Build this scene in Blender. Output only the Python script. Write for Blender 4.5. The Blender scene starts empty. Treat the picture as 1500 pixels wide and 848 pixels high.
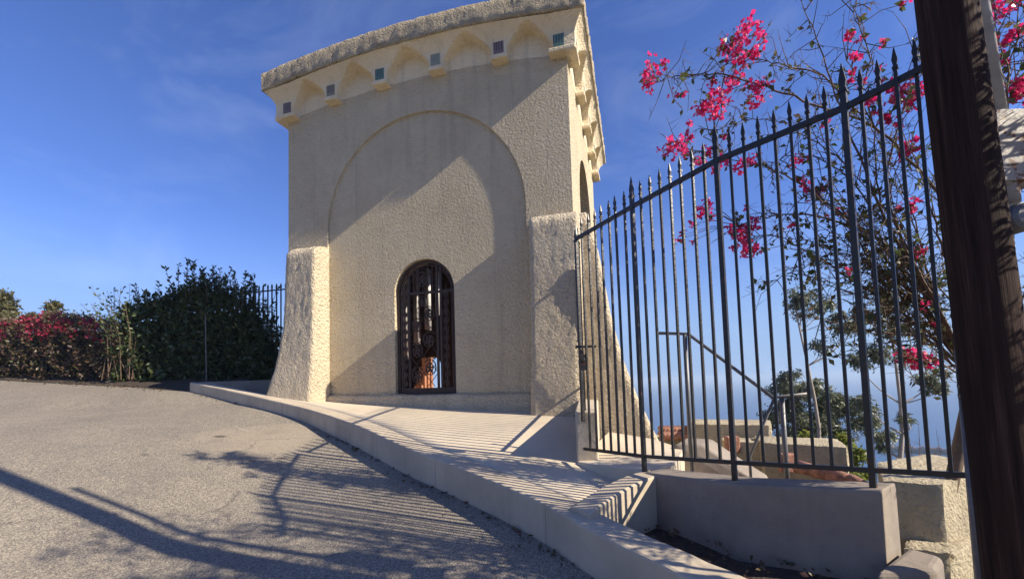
import bpy, bmesh, math, random
from mathutils import Vector, Matrix
import numpy as np
random.seed(7)
rng = np.random.default_rng(11)
C = bpy.context.scene.collection
SC = bpy.context.scene
PI = math.pi

# ------------------------------------------------------------------ camera
EYE = Vector((0, 0, 1.6))
TH, RO, FPX, CX, CY = math.radians(3.4), math.radians(1.7), 650.0, 750.0, 522.6
fw = Vector((0, math.cos(TH), math.sin(TH)))
up0 = Vector((0, -math.sin(TH), math.cos(TH)))
rt0 = Vector((1, 0, 0))
cup = up0 * math.cos(RO) + rt0 * math.sin(RO)
crt = rt0 * math.cos(RO) - up0 * math.sin(RO)
cd = bpy.data.cameras.new("camera")
cam = bpy.data.objects.new("camera", cd)
C.objects.link(cam)
cam.matrix_world = Matrix(((crt.x, cup.x, -fw.x, EYE.x), (crt.y, cup.y, -fw.y, EYE.y), (crt.z, cup.z, -fw.z, EYE.z), (0, 0, 0, 1)))
cd.sensor_width = 36
cd.lens = FPX / 1500 * 36
cd.shift_y = (CY - 424) / 1500
cd.clip_start = 0.05
cd.clip_end = 120000
SC.camera = cam


def at(px, py, y):
    """the place at distance y in front of the camera that was measured at (px, py) in the photograph"""
    r = fw + crt * ((px - CX) / FPX) - cup * ((py - CY) / FPX)
    return EYE + r * (y / r.y)


# ------------------------------------------------------------------ sky, sun, exposure
SUN_AZ, SUN_EL = 0.338, math.radians(32)
sun_dir = Vector((-math.cos(SUN_AZ) * math.cos(SUN_EL), math.sin(SUN_AZ) * math.cos(SUN_EL), -math.sin(SUN_EL)))
W = bpy.data.worlds.new("World")
SC.world = W
W.use_nodes = True
nt = W.node_tree
bg = nt.nodes["Background"]
bg.inputs[1].default_value = 0.10
sky = nt.nodes.new("ShaderNodeTexSky")
sky.sky_type = 'NISHITA'
sky.sun_disc = False
sky.sun_elevation = SUN_EL
sky.sun_rotation = math.atan2(-sun_dir.x, -sun_dir.y)
sky.air_density = 1.0
sky.dust_density = 0.3
sky.ozone_density = 3.0
tc = nt.nodes.new("ShaderNodeTexCoord")
mp = nt.nodes.new("ShaderNodeMapping")
mp.inputs["Scale"].default_value = (1.6, 1.6, 3.2)
mp.inputs["Rotation"].default_value = (0.25, 0.35, 0.3)
ns = nt.nodes.new("ShaderNodeTexNoise")
ns.inputs["Scale"].default_value = 2.2
ns.inputs["Detail"].default_value = 7
ns.inputs["Roughness"].default_value = 0.62
ns.inputs["Distortion"].default_value = 0.6
rp = nt.nodes.new("ShaderNodeValToRGB")
rp.color_ramp.elements[0].position = 0.50
rp.color_ramp.elements[0].color = (0, 0, 0, 1)
rp.color_ramp.elements[1].position = 0.95
rp.color_ramp.elements[1].color = (0.13, 0.13, 0.13, 1)
mx = nt.nodes.new("ShaderNodeMixRGB")
mx.inputs[2].default_value = (7.0, 7.6, 8.6, 1)
nt.links.new(tc.outputs["Generated"], mp.inputs[0])
nt.links.new(mp.outputs[0], ns.inputs[0])
nt.links.new(ns.outputs[0], rp.inputs[0])
nt.links.new(rp.outputs[0], mx.inputs[0])
tint = nt.nodes.new("ShaderNodeMixRGB")
tint.blend_type = 'MULTIPLY'
tint.inputs[0].default_value = 1.0
tint.inputs[2].default_value = (0.56, 0.66, 1.05, 1)
nt.links.new(sky.outputs[0], tint.inputs[1])
# the pale band of sea air low in the sky
sep = nt.nodes.new("ShaderNodeSeparateXYZ")
nt.links.new(tc.outputs["Generated"], sep.inputs[0])
hz = nt.nodes.new("ShaderNodeMapRange")
hz.interpolation_type = 'SMOOTHERSTEP'
hz.inputs[1].default_value = -0.02
hz.inputs[2].default_value = 0.36
hz.inputs[3].default_value = 0.92
hz.inputs[4].default_value = 0.0
nt.links.new(sep.outputs[2], hz.inputs[0])
hm = nt.nodes.new("ShaderNodeMixRGB")
hm.inputs[2].default_value = (2.05, 3.05, 4.9, 1)
nt.links.new(hz.outputs[0], hm.inputs[0])
nt.links.new(tint.outputs[0], hm.inputs[1])
nt.links.new(hm.outputs[0], mx.inputs[1])
nt.links.new(mx.outputs[0], bg.inputs[0])
sl = bpy.data.lights.new("sun", 'SUN')
sl.energy = 5.0
sl.angle = math.radians(0.53)
sl.color = (1.0, 0.89, 0.72)
so = bpy.data.objects.new("sun", sl)
so.rotation_euler = sun_dir.to_track_quat('-Z', 'Y').to_euler()
so.location = (8, -2, 12)
C.objects.link(so)
SC.view_settings.view_transform = 'Standard'
SC.view_settings.look = 'None'
SC.view_settings.gamma = 1.0
SC.view_settings.exposure = 0.78


# ------------------------------------------------------------------ materials
def mat(name):
    m = bpy.data.materials.new(name)
    m.use_nodes = True
    n = m.node_tree
    return m, n, n.nodes["Principled BSDF"]


def N(n, typ, **kw):
    x = n.nodes.new(typ)
    for k, v in kw.items():
        if k in x.inputs.keys():
            x.inputs[k].default_value = v
        else:
            setattr(x, k, v)
    return x


def ramp(n, stops):
    r = n.nodes.new("ShaderNodeValToRGB")
    e = r.color_ramp.elements
    while len(e) < len(stops):
        e.new(0.5)
    for q, (p, c) in zip(e, stops):
        q.position = p
        q.color = (*c, 1)
    return r


def stucco(name, base, dark, size, depth, rough=0.9, blotch=0.9, speck=0.0, drip=0.0):
    """painted render: a base colour with weathering, relief by bump"""
    m, n, p = mat(name)
    t = N(n, "ShaderNodeTexCoord")
    big = N(n, "ShaderNodeTexNoise", Scale=blotch, Detail=6.0, Roughness=0.65)
    r = ramp(n, [(0.32, dark), (0.62, base)])
    n.links.new(t.outputs["Object"], big.inputs[0])
    n.links.new(big.outputs[0], r.inputs[0])
    a = N(n, "ShaderNodeTexNoise", Scale=size, Detail=6.0, Roughness=0.62, Distortion=0.4)
    v = N(n, "ShaderNodeTexVoronoi", Scale=size * 1.3)
    mx = N(n, "ShaderNodeMath", operation='SUBTRACT')
    n.links.new(t.outputs["Object"], a.inputs[0])
    n.links.new(t.outputs["Object"], v.inputs[0])
    n.links.new(a.outputs[0], mx.inputs[0])
    h = N(n, "ShaderNodeMath", operation='MULTIPLY')
    h.inputs[1].default_value = 0.28
    n.links.new(v.outputs["Distance"], h.inputs[0])
    n.links.new(h.outputs[0], mx.inputs[1])
    b = N(n, "ShaderNodeBump", Strength=1.0, Distance=depth)
    n.links.new(mx.outputs[0], b.inputs["Height"])
    n.links.new(b.outputs[0], p.inputs["Normal"])
    col = r.outputs[0]
    if speck:
        s = N(n, "ShaderNodeTexNoise", Scale=14.0, Detail=5.0, Roughness=0.7)
        n.links.new(t.outputs["Object"], s.inputs[0])
        sr = ramp(n, [(0.60, (0, 0, 0)), (0.72, (1, 1, 1))])
        n.links.new(s.outputs[0], sr.inputs[0])
        sm = N(n, "ShaderNodeMath", operation='MULTIPLY')
        sm.inputs[1].default_value = speck
        n.links.new(sr.outputs[0], sm.inputs[0])
        mm = N(n, "ShaderNodeMixRGB")
        mm.inputs[2].default_value = (0.13, 0.11, 0.09, 1)
        n.links.new(sm.outputs[0], mm.inputs[0])
        n.links.new(col, mm.inputs[1])
        col = mm.outputs[0]
    if drip:
        dm = N(n, "ShaderNodeMapping")
        dm.inputs["Scale"].default_value = (5.0, 5.0, 0.30)
        n.links.new(t.outputs["Object"], dm.inputs[0])
        dn = N(n, "ShaderNodeTexNoise", Scale=1.0, Detail=6.0, Roughness=0.7)
        n.links.new(dm.outputs[0], dn.inputs[0])
        dr = ramp(n, [(0.52, (0, 0, 0)), (0.78, (drip,) * 3)])
        n.links.new(dn.outputs[0], dr.inputs[0])
        mm = N(n, "ShaderNodeMixRGB")
        mm.inputs[2].default_value = (0.30, 0.25, 0.18, 1)
        n.links.new(dr.outputs[0], mm.inputs[0])
        n.links.new(col, mm.inputs[1])
        col = mm.outputs[0]
    n.links.new(col, p.inputs["Base Color"])
    p.inputs["Roughness"].default_value = rough
    return m


def plain(name, col, rough=0.5, metal=0.0, var=0.25, scale=8.0, bump=0.0, bscale=60.0, second=None, cut=(0.35, 0.65)):
    m, n, p = mat(name)
    t = N(n, "ShaderNodeTexCoord")
    a = N(n, "ShaderNodeTexNoise", Scale=scale, Detail=5.0, Roughness=0.65)
    n.links.new(t.outputs["Object"], a.inputs[0])
    lo = second or tuple(c * (1 - var) for c in col)
    r = ramp(n, [(cut[0], lo), (cut[1], col)])
    n.links.new(a.outputs[0], r.inputs[0])
    n.links.new(r.outputs[0], p.inputs["Base Color"])
    p.inputs["Roughness"].default_value = rough
    p.inputs["Metallic"].default_value = metal
    if bump:
        c = N(n, "ShaderNodeTexNoise", Scale=bscale, Detail=4.0)
        n.links.new(t.outputs["Object"], c.inputs[0])
        b = N(n, "ShaderNodeBump", Strength=1.0, Distance=bump)
        n.links.new(c.outputs[0], b.inputs["Height"])
        n.links.new(b.outputs[0], p.inputs["Normal"])
    return m


def leafy(name, cols, trans=0.35, rough=0.45):
    """thin leaf or bract: colour differs from leaf to leaf, some light passes through"""
    m, n, p = mat(name)
    g = N(n, "ShaderNodeNewGeometry")
    k = len(cols) - 1
    r = ramp(n, [(i / k, c) for i, c in enumerate(cols)])
    n.links.new(g.outputs["Random Per Island"], r.inputs[0])
    n.links.new(r.outputs[0], p.inputs["Base Color"])
    p.inputs["Roughness"].default_value = rough
    tr = N(n, "ShaderNodeBsdfTranslucent")
    n.links.new(r.outputs[0], tr.inputs[0])
    ms = N(n, "ShaderNodeMixShader")
    ms.inputs[0].default_value = trans
    n.links.new(p.outputs[0], ms.inputs[1])
    n.links.new(tr.outputs[0], ms.inputs[2])
    n.links.new(ms.outputs[0], n.nodes["Material Output"].inputs[0])
    return m


CREAM, CREAM_D = (0.83, 0.70, 0.475), (0.72, 0.595, 0.39)
M = {}
M['wall'] = stucco("cream_roughcast", CREAM, CREAM_D, 21, 0.125, drip=0.4)
M['rough'] = stucco("coarse_roughcast", (0.74, 0.63, 0.45), (0.62, 0.52, 0.37), 19, 0.11, drip=0.35)
M['smooth'] = stucco("smooth_cream_render", CREAM, CREAM_D, 21, 0.04, blotch=0.9, drip=0.5)
M['fascia'] = stucco("weathered_roughcast", (0.64, 0.53, 0.35), (0.40, 0.33, 0.24), 20, 0.12, blotch=3.0, speck=0.5)
M['concrete'] = stucco("smooth_concrete", (0.52, 0.44, 0.325), (0.40, 0.335, 0.25), 9, 0.006, blotch=1.6, speck=0.25, drip=0.5)
M['paving'] = stucco("brushed_concrete", (0.60, 0.51, 0.375), (0.49, 0.415, 0.31), 40, 0.003, blotch=1.1, speck=0.22)
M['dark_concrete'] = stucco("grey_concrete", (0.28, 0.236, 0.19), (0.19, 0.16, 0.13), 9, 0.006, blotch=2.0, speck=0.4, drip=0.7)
M['stone'] = stucco("old_cream_masonry", (0.48, 0.41, 0.27), (0.32, 0.27, 0.18), 26, 0.03, blotch=2.2, speck=0.5)
M['iron'] = plain("black_iron", (0.020, 0.019, 0.018), 0.40, 0.0, 0, 9, 0.004, 45, second=(0.060, 0.030, 0.018), cut=(0.36, 0.44))
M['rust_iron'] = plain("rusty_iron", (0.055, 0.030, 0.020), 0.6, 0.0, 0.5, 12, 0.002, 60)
M['pipe'] = plain("grey_steel_pipe", (0.16, 0.16, 0.165), 0.45, 0.2, 0.3, 14)
M['conduit'] = plain("grey_painted_conduit", (0.50, 0.50, 0.49), 0.5, 0.0, 0.25, 9)
M['boxmetal'] = plain("rust_spotted_metal", (0.36, 0.335, 0.30), 0.55, 0.0, 0, 16, 0.002, 40, second=(0.16, 0.07, 0.035), cut=(0.40, 0.46))
M['terracotta'] = plain("terracotta", (0.40, 0.19, 0.125), 0.85, 0.0, 0.5, 13, 0.006, 40)
M['ochre'] = plain("orange_plaster", (0.36, 0.165, 0.09), 0.85, 0.0, 0.2, 3)
M['bell'] = plain("grey_bell_metal", (0.58, 0.57, 0.55), 0.5, 0.1, 0.2, 6)
M['bark'] = plain("brown_twig_bark", (0.17, 0.115, 0.075), 0.85, 0.0, 0.45, 14)
M['palebark'] = plain("pale_eucalyptus_bark", (0.42, 0.36, 0.30), 0.8, 0.0, 0.4, 4)
M['soil'] = plain("dark_soil", (0.07, 0.05, 0.035), 0.95, 0.0, 0.5, 18, 0.03, 30)
M['hill'] = plain("dry_hillside", (0.15, 0.13, 0.07), 0.95, 0.0, 0.5, 0.12, 0.1, 2)
M['hull'] = plain("dark_hull", (0.05, 0.045, 0.05), 0.6, 0.0, 0.3, 0.4)
M['deckgoods'] = plain("rusty_red_deck", (0.30, 0.14, 0.11), 0.7, 0.0, 0.5, 0.6)
M['hedge'] = leafy("hedge_leaf", [(0.025, 0.040, 0.014), (0.045, 0.070, 0.024), (0.075, 0.105, 0.036), (0.03, 0.05, 0.02), (0.09, 0.095, 0.04)], 0.2)
M['shoot'] = leafy("young_leaf", [(0.06, 0.10, 0.03), (0.11, 0.15, 0.05), (0.15, 0.18, 0.08)], 0.35)
M['dryleaf'] = leafy("dry_bougainvillea_leaf", [(0.06, 0.06, 0.025), (0.14, 0.085, 0.05), (0.09, 0.10, 0.04), (0.17, 0.10, 0.07), (0.12, 0.06, 0.06)], 0.3)
M['redbract'] = leafy("red_bract", [(0.22, 0.02, 0.045), (0.34, 0.03, 0.075), (0.26, 0.035, 0.05)], 0.4)
M['bract'] = leafy("magenta_bract", [(0.62, 0.012, 0.12), (0.80, 0.03, 0.19), (0.72, 0.02, 0.15), (0.85, 0.06, 0.26), (0.62, 0.10, 0.22)], 0.5)
M['vineleaf'] = leafy("bougainvillea_leaf", [(0.05, 0.08, 0.025), (0.09, 0.12, 0.04), (0.13, 0.13, 0.05), (0.17, 0.11, 0.06)], 0.35)
M['eucleaf'] = leafy("eucalyptus_leaf", [(0.08, 0.10, 0.055), (0.14, 0.16, 0.09), (0.20, 0.21, 0.13), (0.11, 0.13, 0.075)], 0.3)
M['limeleaf'] = leafy("yellow_green_leaf", [(0.20, 0.24, 0.04), (0.14, 0.18, 0.04), (0.28, 0.28, 0.06)], 0.45)
M['olive'] = leafy("olive_brown_leaf", [(0.10, 0.10, 0.04), (0.15, 0.13, 0.06), (0.07, 0.08, 0.03)], 0.3)


def tile_mat(name, a, b):
    """glazed tile: upright bars of dark glaze over a coloured ground"""
    m, n, p = mat(name)
    t = N(n, "ShaderNodeTexCoord")
    s = N(n, "ShaderNodeSeparateXYZ")
    n.links.new(t.outputs["Generated"], s.inputs[0])
    w = N(n, "ShaderNodeMath", operation='MULTIPLY')
    w.inputs[1].default_value = 4.0
    n.links.new(s.outputs[0], w.inputs[0])
    fr = N(n, "ShaderNodeMath", operation='FRACT')
    n.links.new(w.outputs[0], fr.inputs[0])
    g = N(n, "ShaderNodeMath", operation='LESS_THAN')
    g.inputs[1].default_value = 0.36
    n.links.new(fr.outputs[0], g.inputs[0])
    z = N(n, "ShaderNodeMath", operation='GREATER_THAN')
    z.inputs[1].default_value = 0.25
    n.links.new(s.outputs[2], z.inputs[0])
    mu = N(n, "ShaderNodeMath", operation='MULTIPLY')
    n.links.new(g.outputs[0], mu.inputs[0])
    n.links.new(z.outputs[0], mu.inputs[1])
    mm = N(n, "ShaderNodeMixRGB")
    mm.inputs[1].default_value = (*a, 1)
    mm.inputs[2].default_value = (*b, 1)
    n.links.new(mu.outputs[0], mm.inputs[0])
    n.links.new(mm.outputs[0], p.inputs["Base Color"])
    p.inputs["Roughness"].default_value = 0.55
    return m


def asphalt():
    m, n, p = mat("worn_asphalt")
    t = N(n, "ShaderNodeTexCoord")
    big = N(n, "ShaderNodeTexNoise", Scale=0.45, Detail=5.0, Roughness=0.6)
    n.links.new(t.outputs["Object"], big.inputs[0])
    r = ramp(n, [(0.35, (0.20, 0.175, 0.142)), (0.65, (0.265, 0.23, 0.18))])
    n.links.new(big.outputs[0], r.inputs[0])
    v = N(n, "ShaderNodeTexVoronoi", Scale=95.0)
    n.links.new(t.outputs["Object"], v.inputs[0])
    vr = ramp(n, [(0.0, (0.30, 0.30, 0.30)), (0.5, (0.95, 0.95, 0.95)), (1.0, (2.0, 1.95, 1.8))])
    n.links.new(v.outputs["Color"], vr.inputs[0])
    mu = N(n, "ShaderNodeMixRGB", blend_type='MULTIPLY')
    mu.inputs[0].default_value = 0.85
    n.links.new(r.outputs[0], mu.inputs[1])
    n.links.new(vr.outputs[0], mu.inputs[2])
    col = mu.outputs[0]
    # dusty tan wear: an irregular patch by the kerb, with a pale scrape
    dn = N(n, "ShaderNodeTexNoise", Scale=1.3, Detail=6.0, Roughness=0.7)
    n.links.new(t.outputs["Object"], dn.inputs[0])

    def patch(col, centre, scale, edge, amount, colour):
        mpn = N(n, "ShaderNodeMapping", vector_type='TEXTURE')
        mpn.inputs["Location"].default_value = centre
        mpn.inputs["Rotation"].default_value = (0, 0, scale[3])
        mpn.inputs["Scale"].default_value = scale[:3]
        n.links.new(t.outputs["Object"], mpn.inputs[0])
        ln = N(n, "ShaderNodeVectorMath", operation='LENGTH')
        n.links.new(mpn.outputs[0], ln.inputs[0])
        ad = N(n, "ShaderNodeMath", operation='MULTIPLY_ADD')
        ad.inputs[1].default_value = edge
        n.links.new(dn.outputs[0], ad.inputs[0])
        n.links.new(ln.outputs["Value"], ad.inputs[2])
        rr = ramp(n, [(0.5 + edge * 0.3, (amount,) * 3), (min(1, 0.95 + edge * 0.3), (0, 0, 0))])
        n.links.new(ad.outputs[0], rr.inputs[0])
        mm = N(n, "ShaderNodeMixRGB")
        mm.inputs[2].default_value = (*colour, 1)
        n.links.new(rr.outputs[0], mm.inputs[0])
        n.links.new(col, mm.inputs[1])
        return mm.outputs[0]
    col = patch(col, (-3.9, 6.9, 0.8), (2.6, 2.0, 9, 0.3), 1.2, 0.6, (0.33, 0.275, 0.20))
    col = patch(col, (-4.6, 7.4, 0.9), (0.16, 1.5, 9, 1.0), 1.6, 0.30, (0.46, 0.41, 0.33))
    col = patch(col, at(322, 657, 6.85)[:2] + (0.7,), (0.16, 0.10, 9, 0), 0.5, 0.8, (0.055, 0.045, 0.035))
    col = patch(col, at(412, 673, 6.2)[:2] + (0.6,), (0.15, 0.07, 9, 0.4), 0.5, 0.75, (0.06, 0.05, 0.04))
    col = patch(col, at(370, 680, 6.0)[:2] + (0.6,), (0.08, 0.06, 9, 0), 0.5, 0.7, (0.06, 0.05, 0.04))
    col = patch(col, at(212, 690, 5.9)[:2] + (0.6,), (0.09, 0.06, 9, 0), 0.5, 0.6, (0.07, 0.06, 0.05))
    gn = N(n, "ShaderNodeTexNoise", Scale=2.2, Detail=8.0, Roughness=0.75)
    n.links.new(t.outputs["Object"], gn.inputs[0])
    gr = ramp(n, [(0.50, (0, 0, 0)), (0.68, (0.30, 0.30, 0.30))])
    n.links.new(gn.outputs[0], gr.inputs[0])
    gm = N(n, "ShaderNodeMixRGB")
    gm.inputs[2].default_value = (0.125, 0.11, 0.095, 1)
    n.links.new(gr.outputs[0], gm.inputs[0])
    n.links.new(col, gm.inputs[1])
    col = gm.outputs[0]
    ce = N(n, "ShaderNodeTexVoronoi", feature='DISTANCE_TO_EDGE', Scale=0.55)
    wv = N(n, "ShaderNodeTexNoise", Scale=3.0, Detail=6.0, Roughness=0.65)
    n.links.new(t.outputs["Object"], wv.inputs[0])
    va = N(n, "ShaderNodeVectorMath", operation='MULTIPLY_ADD')
    va.inputs[1].default_value = (0.5, 0.5, 0.5)
    n.links.new(wv.outputs["Color"], va.inputs[0])
    n.links.new(t.outputs["Object"], va.inputs[2])
    n.links.new(va.outputs[0], ce.inputs[0])
    cr = ramp(n, [(0.002, (1, 1, 1)), (0.009, (0, 0, 0))])
    n.links.new(ce.outputs["Distance"], cr.inputs[0])
    cm = ramp(n, [(0.50, (0, 0, 0)), (0.60, (0.75, 0.75, 0.75))])
    n.links.new(big.outputs[0], cm.inputs[0])
    cc_ = N(n, "ShaderNodeMath", operation='MULTIPLY')
    n.links.new(cr.outputs[0], cc_.inputs[0])
    n.links.new(cm.outputs[0], cc_.inputs[1])
    cx2 = N(n, "ShaderNodeMixRGB")
    cx2.inputs[2].default_value = (0.07, 0.06, 0.05, 1)
    n.links.new(cc_.outputs[0], cx2.inputs[0])
    n.links.new(col, cx2.inputs[1])
    col = cx2.outputs[0]
    n.links.new(col, p.inputs["Base Color"])
    p.inputs["Roughness"].default_value = 0.85
    b = N(n, "ShaderNodeBump", Strength=0.8, Distance=0.006)
    n.links.new(v.outputs["Distance"], b.inputs["Height"])
    n.links.new(b.outputs[0], p.inputs["Normal"])
    return m


def pole_mat():
    m, n, p = mat("tarred_pole_wood")
    t = N(n, "ShaderNodeTexCoord")
    mpn = N(n, "ShaderNodeMapping")
    mpn.inputs["Scale"].default_value = (38, 38, 1.1)
    n.links.new(t.outputs["Object"], mpn.inputs[0])
    a = N(n, "ShaderNodeTexNoise", Scale=1.0, Detail=7.0, Roughness=0.7)
    n.links.new(mpn.outputs[0], a.inputs[0])
    r = ramp(n, [(0.3, (0.008, 0.005, 0.0045)), (0.55, (0.036, 0.019, 0.015)), (0.82, (0.11, 0.065, 0.05))])
    n.links.new(a.outputs[0], r.inputs[0])
    n.links.new(r.outputs[0], p.inputs["Base Color"])
    p.inputs["Roughness"].default_value = 0.85
    p.inputs["Specular IOR Level"].default_value = 0.15
    b = N(n, "ShaderNodeBump", Strength=1.0, Distance=0.012)
    n.links.new(a.outputs[0], b.inputs["Height"])
    n.links.new(b.outputs[0], p.inputs["Normal"])
    return m


def sea_mat():
    m, n, p = mat("sea_water")
    p.inputs["Base Color"].default_value = (0.030, 0.085, 0.19, 1)
    p.inputs["Roughness"].default_value = 0.35
    p.inputs["IOR"].default_value = 1.33
    t = N(n, "ShaderNodeTexCoord")
    mpn = N(n, "ShaderNodeMapping")
    mpn.inputs["Scale"].default_value = (0.25, 0.6, 1)
    n.links.new(t.outputs["Object"], mpn.inputs[0])
    a = N(n, "ShaderNodeTexNoise", Scale=1.0, Detail=6.0, Roughness=0.6)
    n.links.new(mpn.outputs[0], a.inputs[0])
    b = N(n, "ShaderNodeBump", Strength=0.7, Distance=0.6)
    n.links.new(a.outputs[0], b.inputs["Height"])
    n.links.new(b.outputs[0], p.inputs["Normal"])
    return m


M['asphalt'] = asphalt()
M['pole'] = pole_mat()
M['sea'] = sea_mat()


# ------------------------------------------------------------------ mesh helpers
class MB:
    def __init__(self):
        self.v, self.f = [], []

    def add(self, verts, faces):
        k = len(self.v)
        self.v += [tuple(q) for q in verts]
        self.f += [tuple(i + k for i in q) for q in faces]

    def box(self, lo, hi, tilt=None):
        x0, y0, z0 = lo
        x1, y1, z1 = hi
        self.add([(x0, y0, z0), (x1, y0, z0), (x1, y1, z0), (x0, y1, z0), (x0, y0, z1), (x1, y0, z1), (x1, y1, z1), (x0, y1, z1)],
                 [(0, 3, 2, 1), (4, 5, 6, 7), (0, 1, 5, 4), (1, 2, 6, 5), (2, 3, 7, 6), (3, 0, 4, 7)])

    def prism(self, base, top):
        """closed solid between two matching point rings"""
        n = len(base)
        self.add(list(base) + list(top), [tuple(range(n - 1, -1, -1)), tuple(range(n, 2 * n))] + [(i, (i + 1) % n, n + (i + 1) % n, n + i) for i in range(n)])

    def tube(self, pts, rad, n=6, cap=True):
        pts = [Vector(p) for p in pts]
        if not hasattr(rad, '__len__'):
            rad = [rad] * len(pts)
        k = len(self.v)
        prev = None
        for i, p in enumerate(pts):
            d = (pts[min(i + 1, len(pts) - 1)] - pts[max(i - 1, 0)]).normalized()
            if prev is None:
                a = Vector((0, 0, 1)) if abs(d.z) < 0.9 else Vector((1, 0, 0))
                s = d.cross(a).normalized()
            else:
                s = (prev - d * prev.dot(d)).normalized()
            prev = s
            t = d.cross(s)
            for j in range(n):
                w = 2 * PI * (j + 0.5) / n
                self.v.append(tuple(p + (s * math.cos(w) + t * math.sin(w)) * rad[i]))
        for i in range(len(pts) - 1):
            for j in range(n):
                self.f.append((k + i * n + j, k + i * n + (j + 1) % n, k + (i + 1) * n + (j + 1) % n, k + (i + 1) * n + j))
        if cap:
            self.f.append(tuple(k + j for j in range(n - 1, -1, -1)))
            e = k + (len(pts) - 1) * n
            self.f.append(tuple(e + j for j in range(n)))

    def loft(self, rings, cap=True):
        k, n = len(self.v), len(rings[0])
        for r in rings:
            self.v += [tuple(q) for q in r]
        for i in range(len(rings) - 1):
            for j in range(n):
                self.f.append((k + i * n + j, k + i * n + (j + 1) % n, k + (i + 1) * n + (j + 1) % n, k + (i + 1) * n + j))
        if cap:
            self.f.append(tuple(k + j for j in range(n - 1, -1, -1)))
            e = k + (len(rings) - 1) * n
            self.f.append(tuple(e + j for j in range(n)))

    def build(self, name, m, parent=None, smooth=False, bevel=0.0, seg=2):
        me = bpy.data.meshes.new(name)
        me.from_pydata(self.v, [], self.f)
        me.materials.append(m)
        bm = bmesh.new()
        bm.from_mesh(me)
        bmesh.ops.recalc_face_normals(bm, faces=bm.faces)
        bm.to_mesh(me)
        bm.free()
        if smooth:
            for p in me.polygons:
                p.use_smooth = True
        o = bpy.data.objects.new(name, me)
        C.objects.link(o)
        if parent:
            o.parent = parent
        if bevel:
            b = o.modifiers.new("bevel", 'BEVEL')
            b.width = bevel
            b.segments = seg
            b.limit_method = 'ANGLE'
        return o


def tag(o, label=None, cat=None, group=None, kind=None):
    if label: o["label"] = label
    if cat: o["category"] = cat
    if group: o["group"] = group
    if kind: o["kind"] = kind
    return o


def thing(name, label, cat, loc=(0, 0, 0), rz=0.0, group=None):
    o = bpy.data.objects.new(name, None)
    o.empty_display_size = 0.2
    C.objects.link(o)
    o.location = loc
    o.rotation_euler = (0, 0, rz)
    return tag(o, label, cat, group)


def leaf_mesh(name, pts, dirs, size, m, parent=None, aspect=0.5, bend=0.25):
    """many small bent leaves: each a pair of quads folded on its midrib"""
    pts = np.asarray(pts, float)
    n = len(pts)
    d = np.asarray(dirs, float)
    d /= np.linalg.norm(d, axis=1)[:, None] + 1e-9
    a = rng.normal(size=(n, 3))
    s = np.cross(d, a)
    s /= np.linalg.norm(s, axis=1)[:, None] + 1e-9
    nn = np.cross(s, d)
    L = (size * rng.choice([0.55, 0.75, 1.0, 1.3], n) * rng.uniform(0.85, 1.15, n))[:, None]
    w = L * aspect * 0.5
    v = np.empty((n, 6, 3))
    v[:, 0] = pts
    v[:, 1] = pts + d * L * 0.45 + s * w + nn * w * bend
    v[:, 2] = pts + d * L * 0.5
    v[:, 3] = pts + d * L * 0.45 - s * w + nn * w * bend
    v[:, 4] = pts + d * L - nn * L * 0.1
    v[:, 5] = pts + d * L - nn * L * 0.1
    v = v[:, :5]
    base = (np.arange(n) * 5)[:, None]
    f = np.concatenate([base + np.array([0, 1, 4, 2]), base + np.array([0, 2, 4, 3])], 1).reshape(-1, 4)
    me = bpy.data.meshes.new(name)
    me.vertices.add(n * 5)
    me.vertices.foreach_set("co", v.reshape(-1))
    me.loops.add(f.size)
    me.loops.foreach_set("vertex_index", f.reshape(-1))
    me.polygons.add(len(f))
    me.polygons.foreach_set("loop_start", np.arange(0, f.size, 4))
    me.polygons.foreach_set("loop_total", np.full(len(f), 4))
    me.update(calc_edges=True)
    me.validate()
    me.materials.append(m)
    o = bpy.data.objects.new(name, me)
    C.objects.link(o)
    if parent: o.parent = parent
    return o


def noise1(x, seed=0.0):
    return (math.sin(x * 1.7 + seed) + math.sin(x * 3.1 + seed * 2.3) * 0.6 + math.sin(x * 7.3 + seed * 1.1) * 0.35) / 1.95


def smooth_line(pts, n):
    """Catmull-Rom through the points, n samples per span"""
    p = [Vector(q) for q in pts]
    p = [p[0] * 2 - p[1]] + p + [p[-1] * 2 - p[-2]]
    out = []
    for i in range(1, len(p) - 2):
        for k in range(n):
            t = k / n
            a, b, c, d = p[i - 1:i + 3]
            out.append(0.5 * ((2 * b) + (c - a) * t + (2 * a - 5 * b + 4 * c - d) * t * t + (3 * b - a - 3 * c + d) * t ** 3))
    out.append(p[-2])
    return out


# ------------------------------------------------------------------ the setting: hill, road, sea
def zr(y):
    if y < 0: return 0.0
    if y < 10: return 0.0165 * y * y
    return 1.65 + 0.25 * (min(y, 13.5) - 10) + 0.08 * max(0, y - 13.5)


def zroad(x, y):
    """the road, banked up towards its outer side in the bend"""
    f = min(1, max(0, (9.0 - y) / 3.8))
    u = max(0, -x - 2.9)
    return zr(y) + 0.15 * min(u, 6) * f * min(1, u / 0.8 + 0.2)  # invented bank that steepens the pole's cast shadow


KERB = smooth_line([(-9.0, 10.75), (-7.229, 9.943), (-5.85, 9.2), (-4.541, 8.40), (-3.578, 7.73), (-2.817, 7.09), (-2.15, 6.44), (-1.31, 5.53),
                    (-0.79, 5.02), (-0.16, 4.33), (0.24, 3.82), (0.56, 3.28), (0.88, 2.80), (1.20, 2.30), (1.62, 1.6), (2.3, 0.4), (3.4, -2.0)], 4)
KERB = [Vector((p[0], p[1], 0)) for p in [(q.x, q.y) for q in [Vector((*p, 0)) if len(p) == 2 else p for p in KERB]]]
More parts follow.
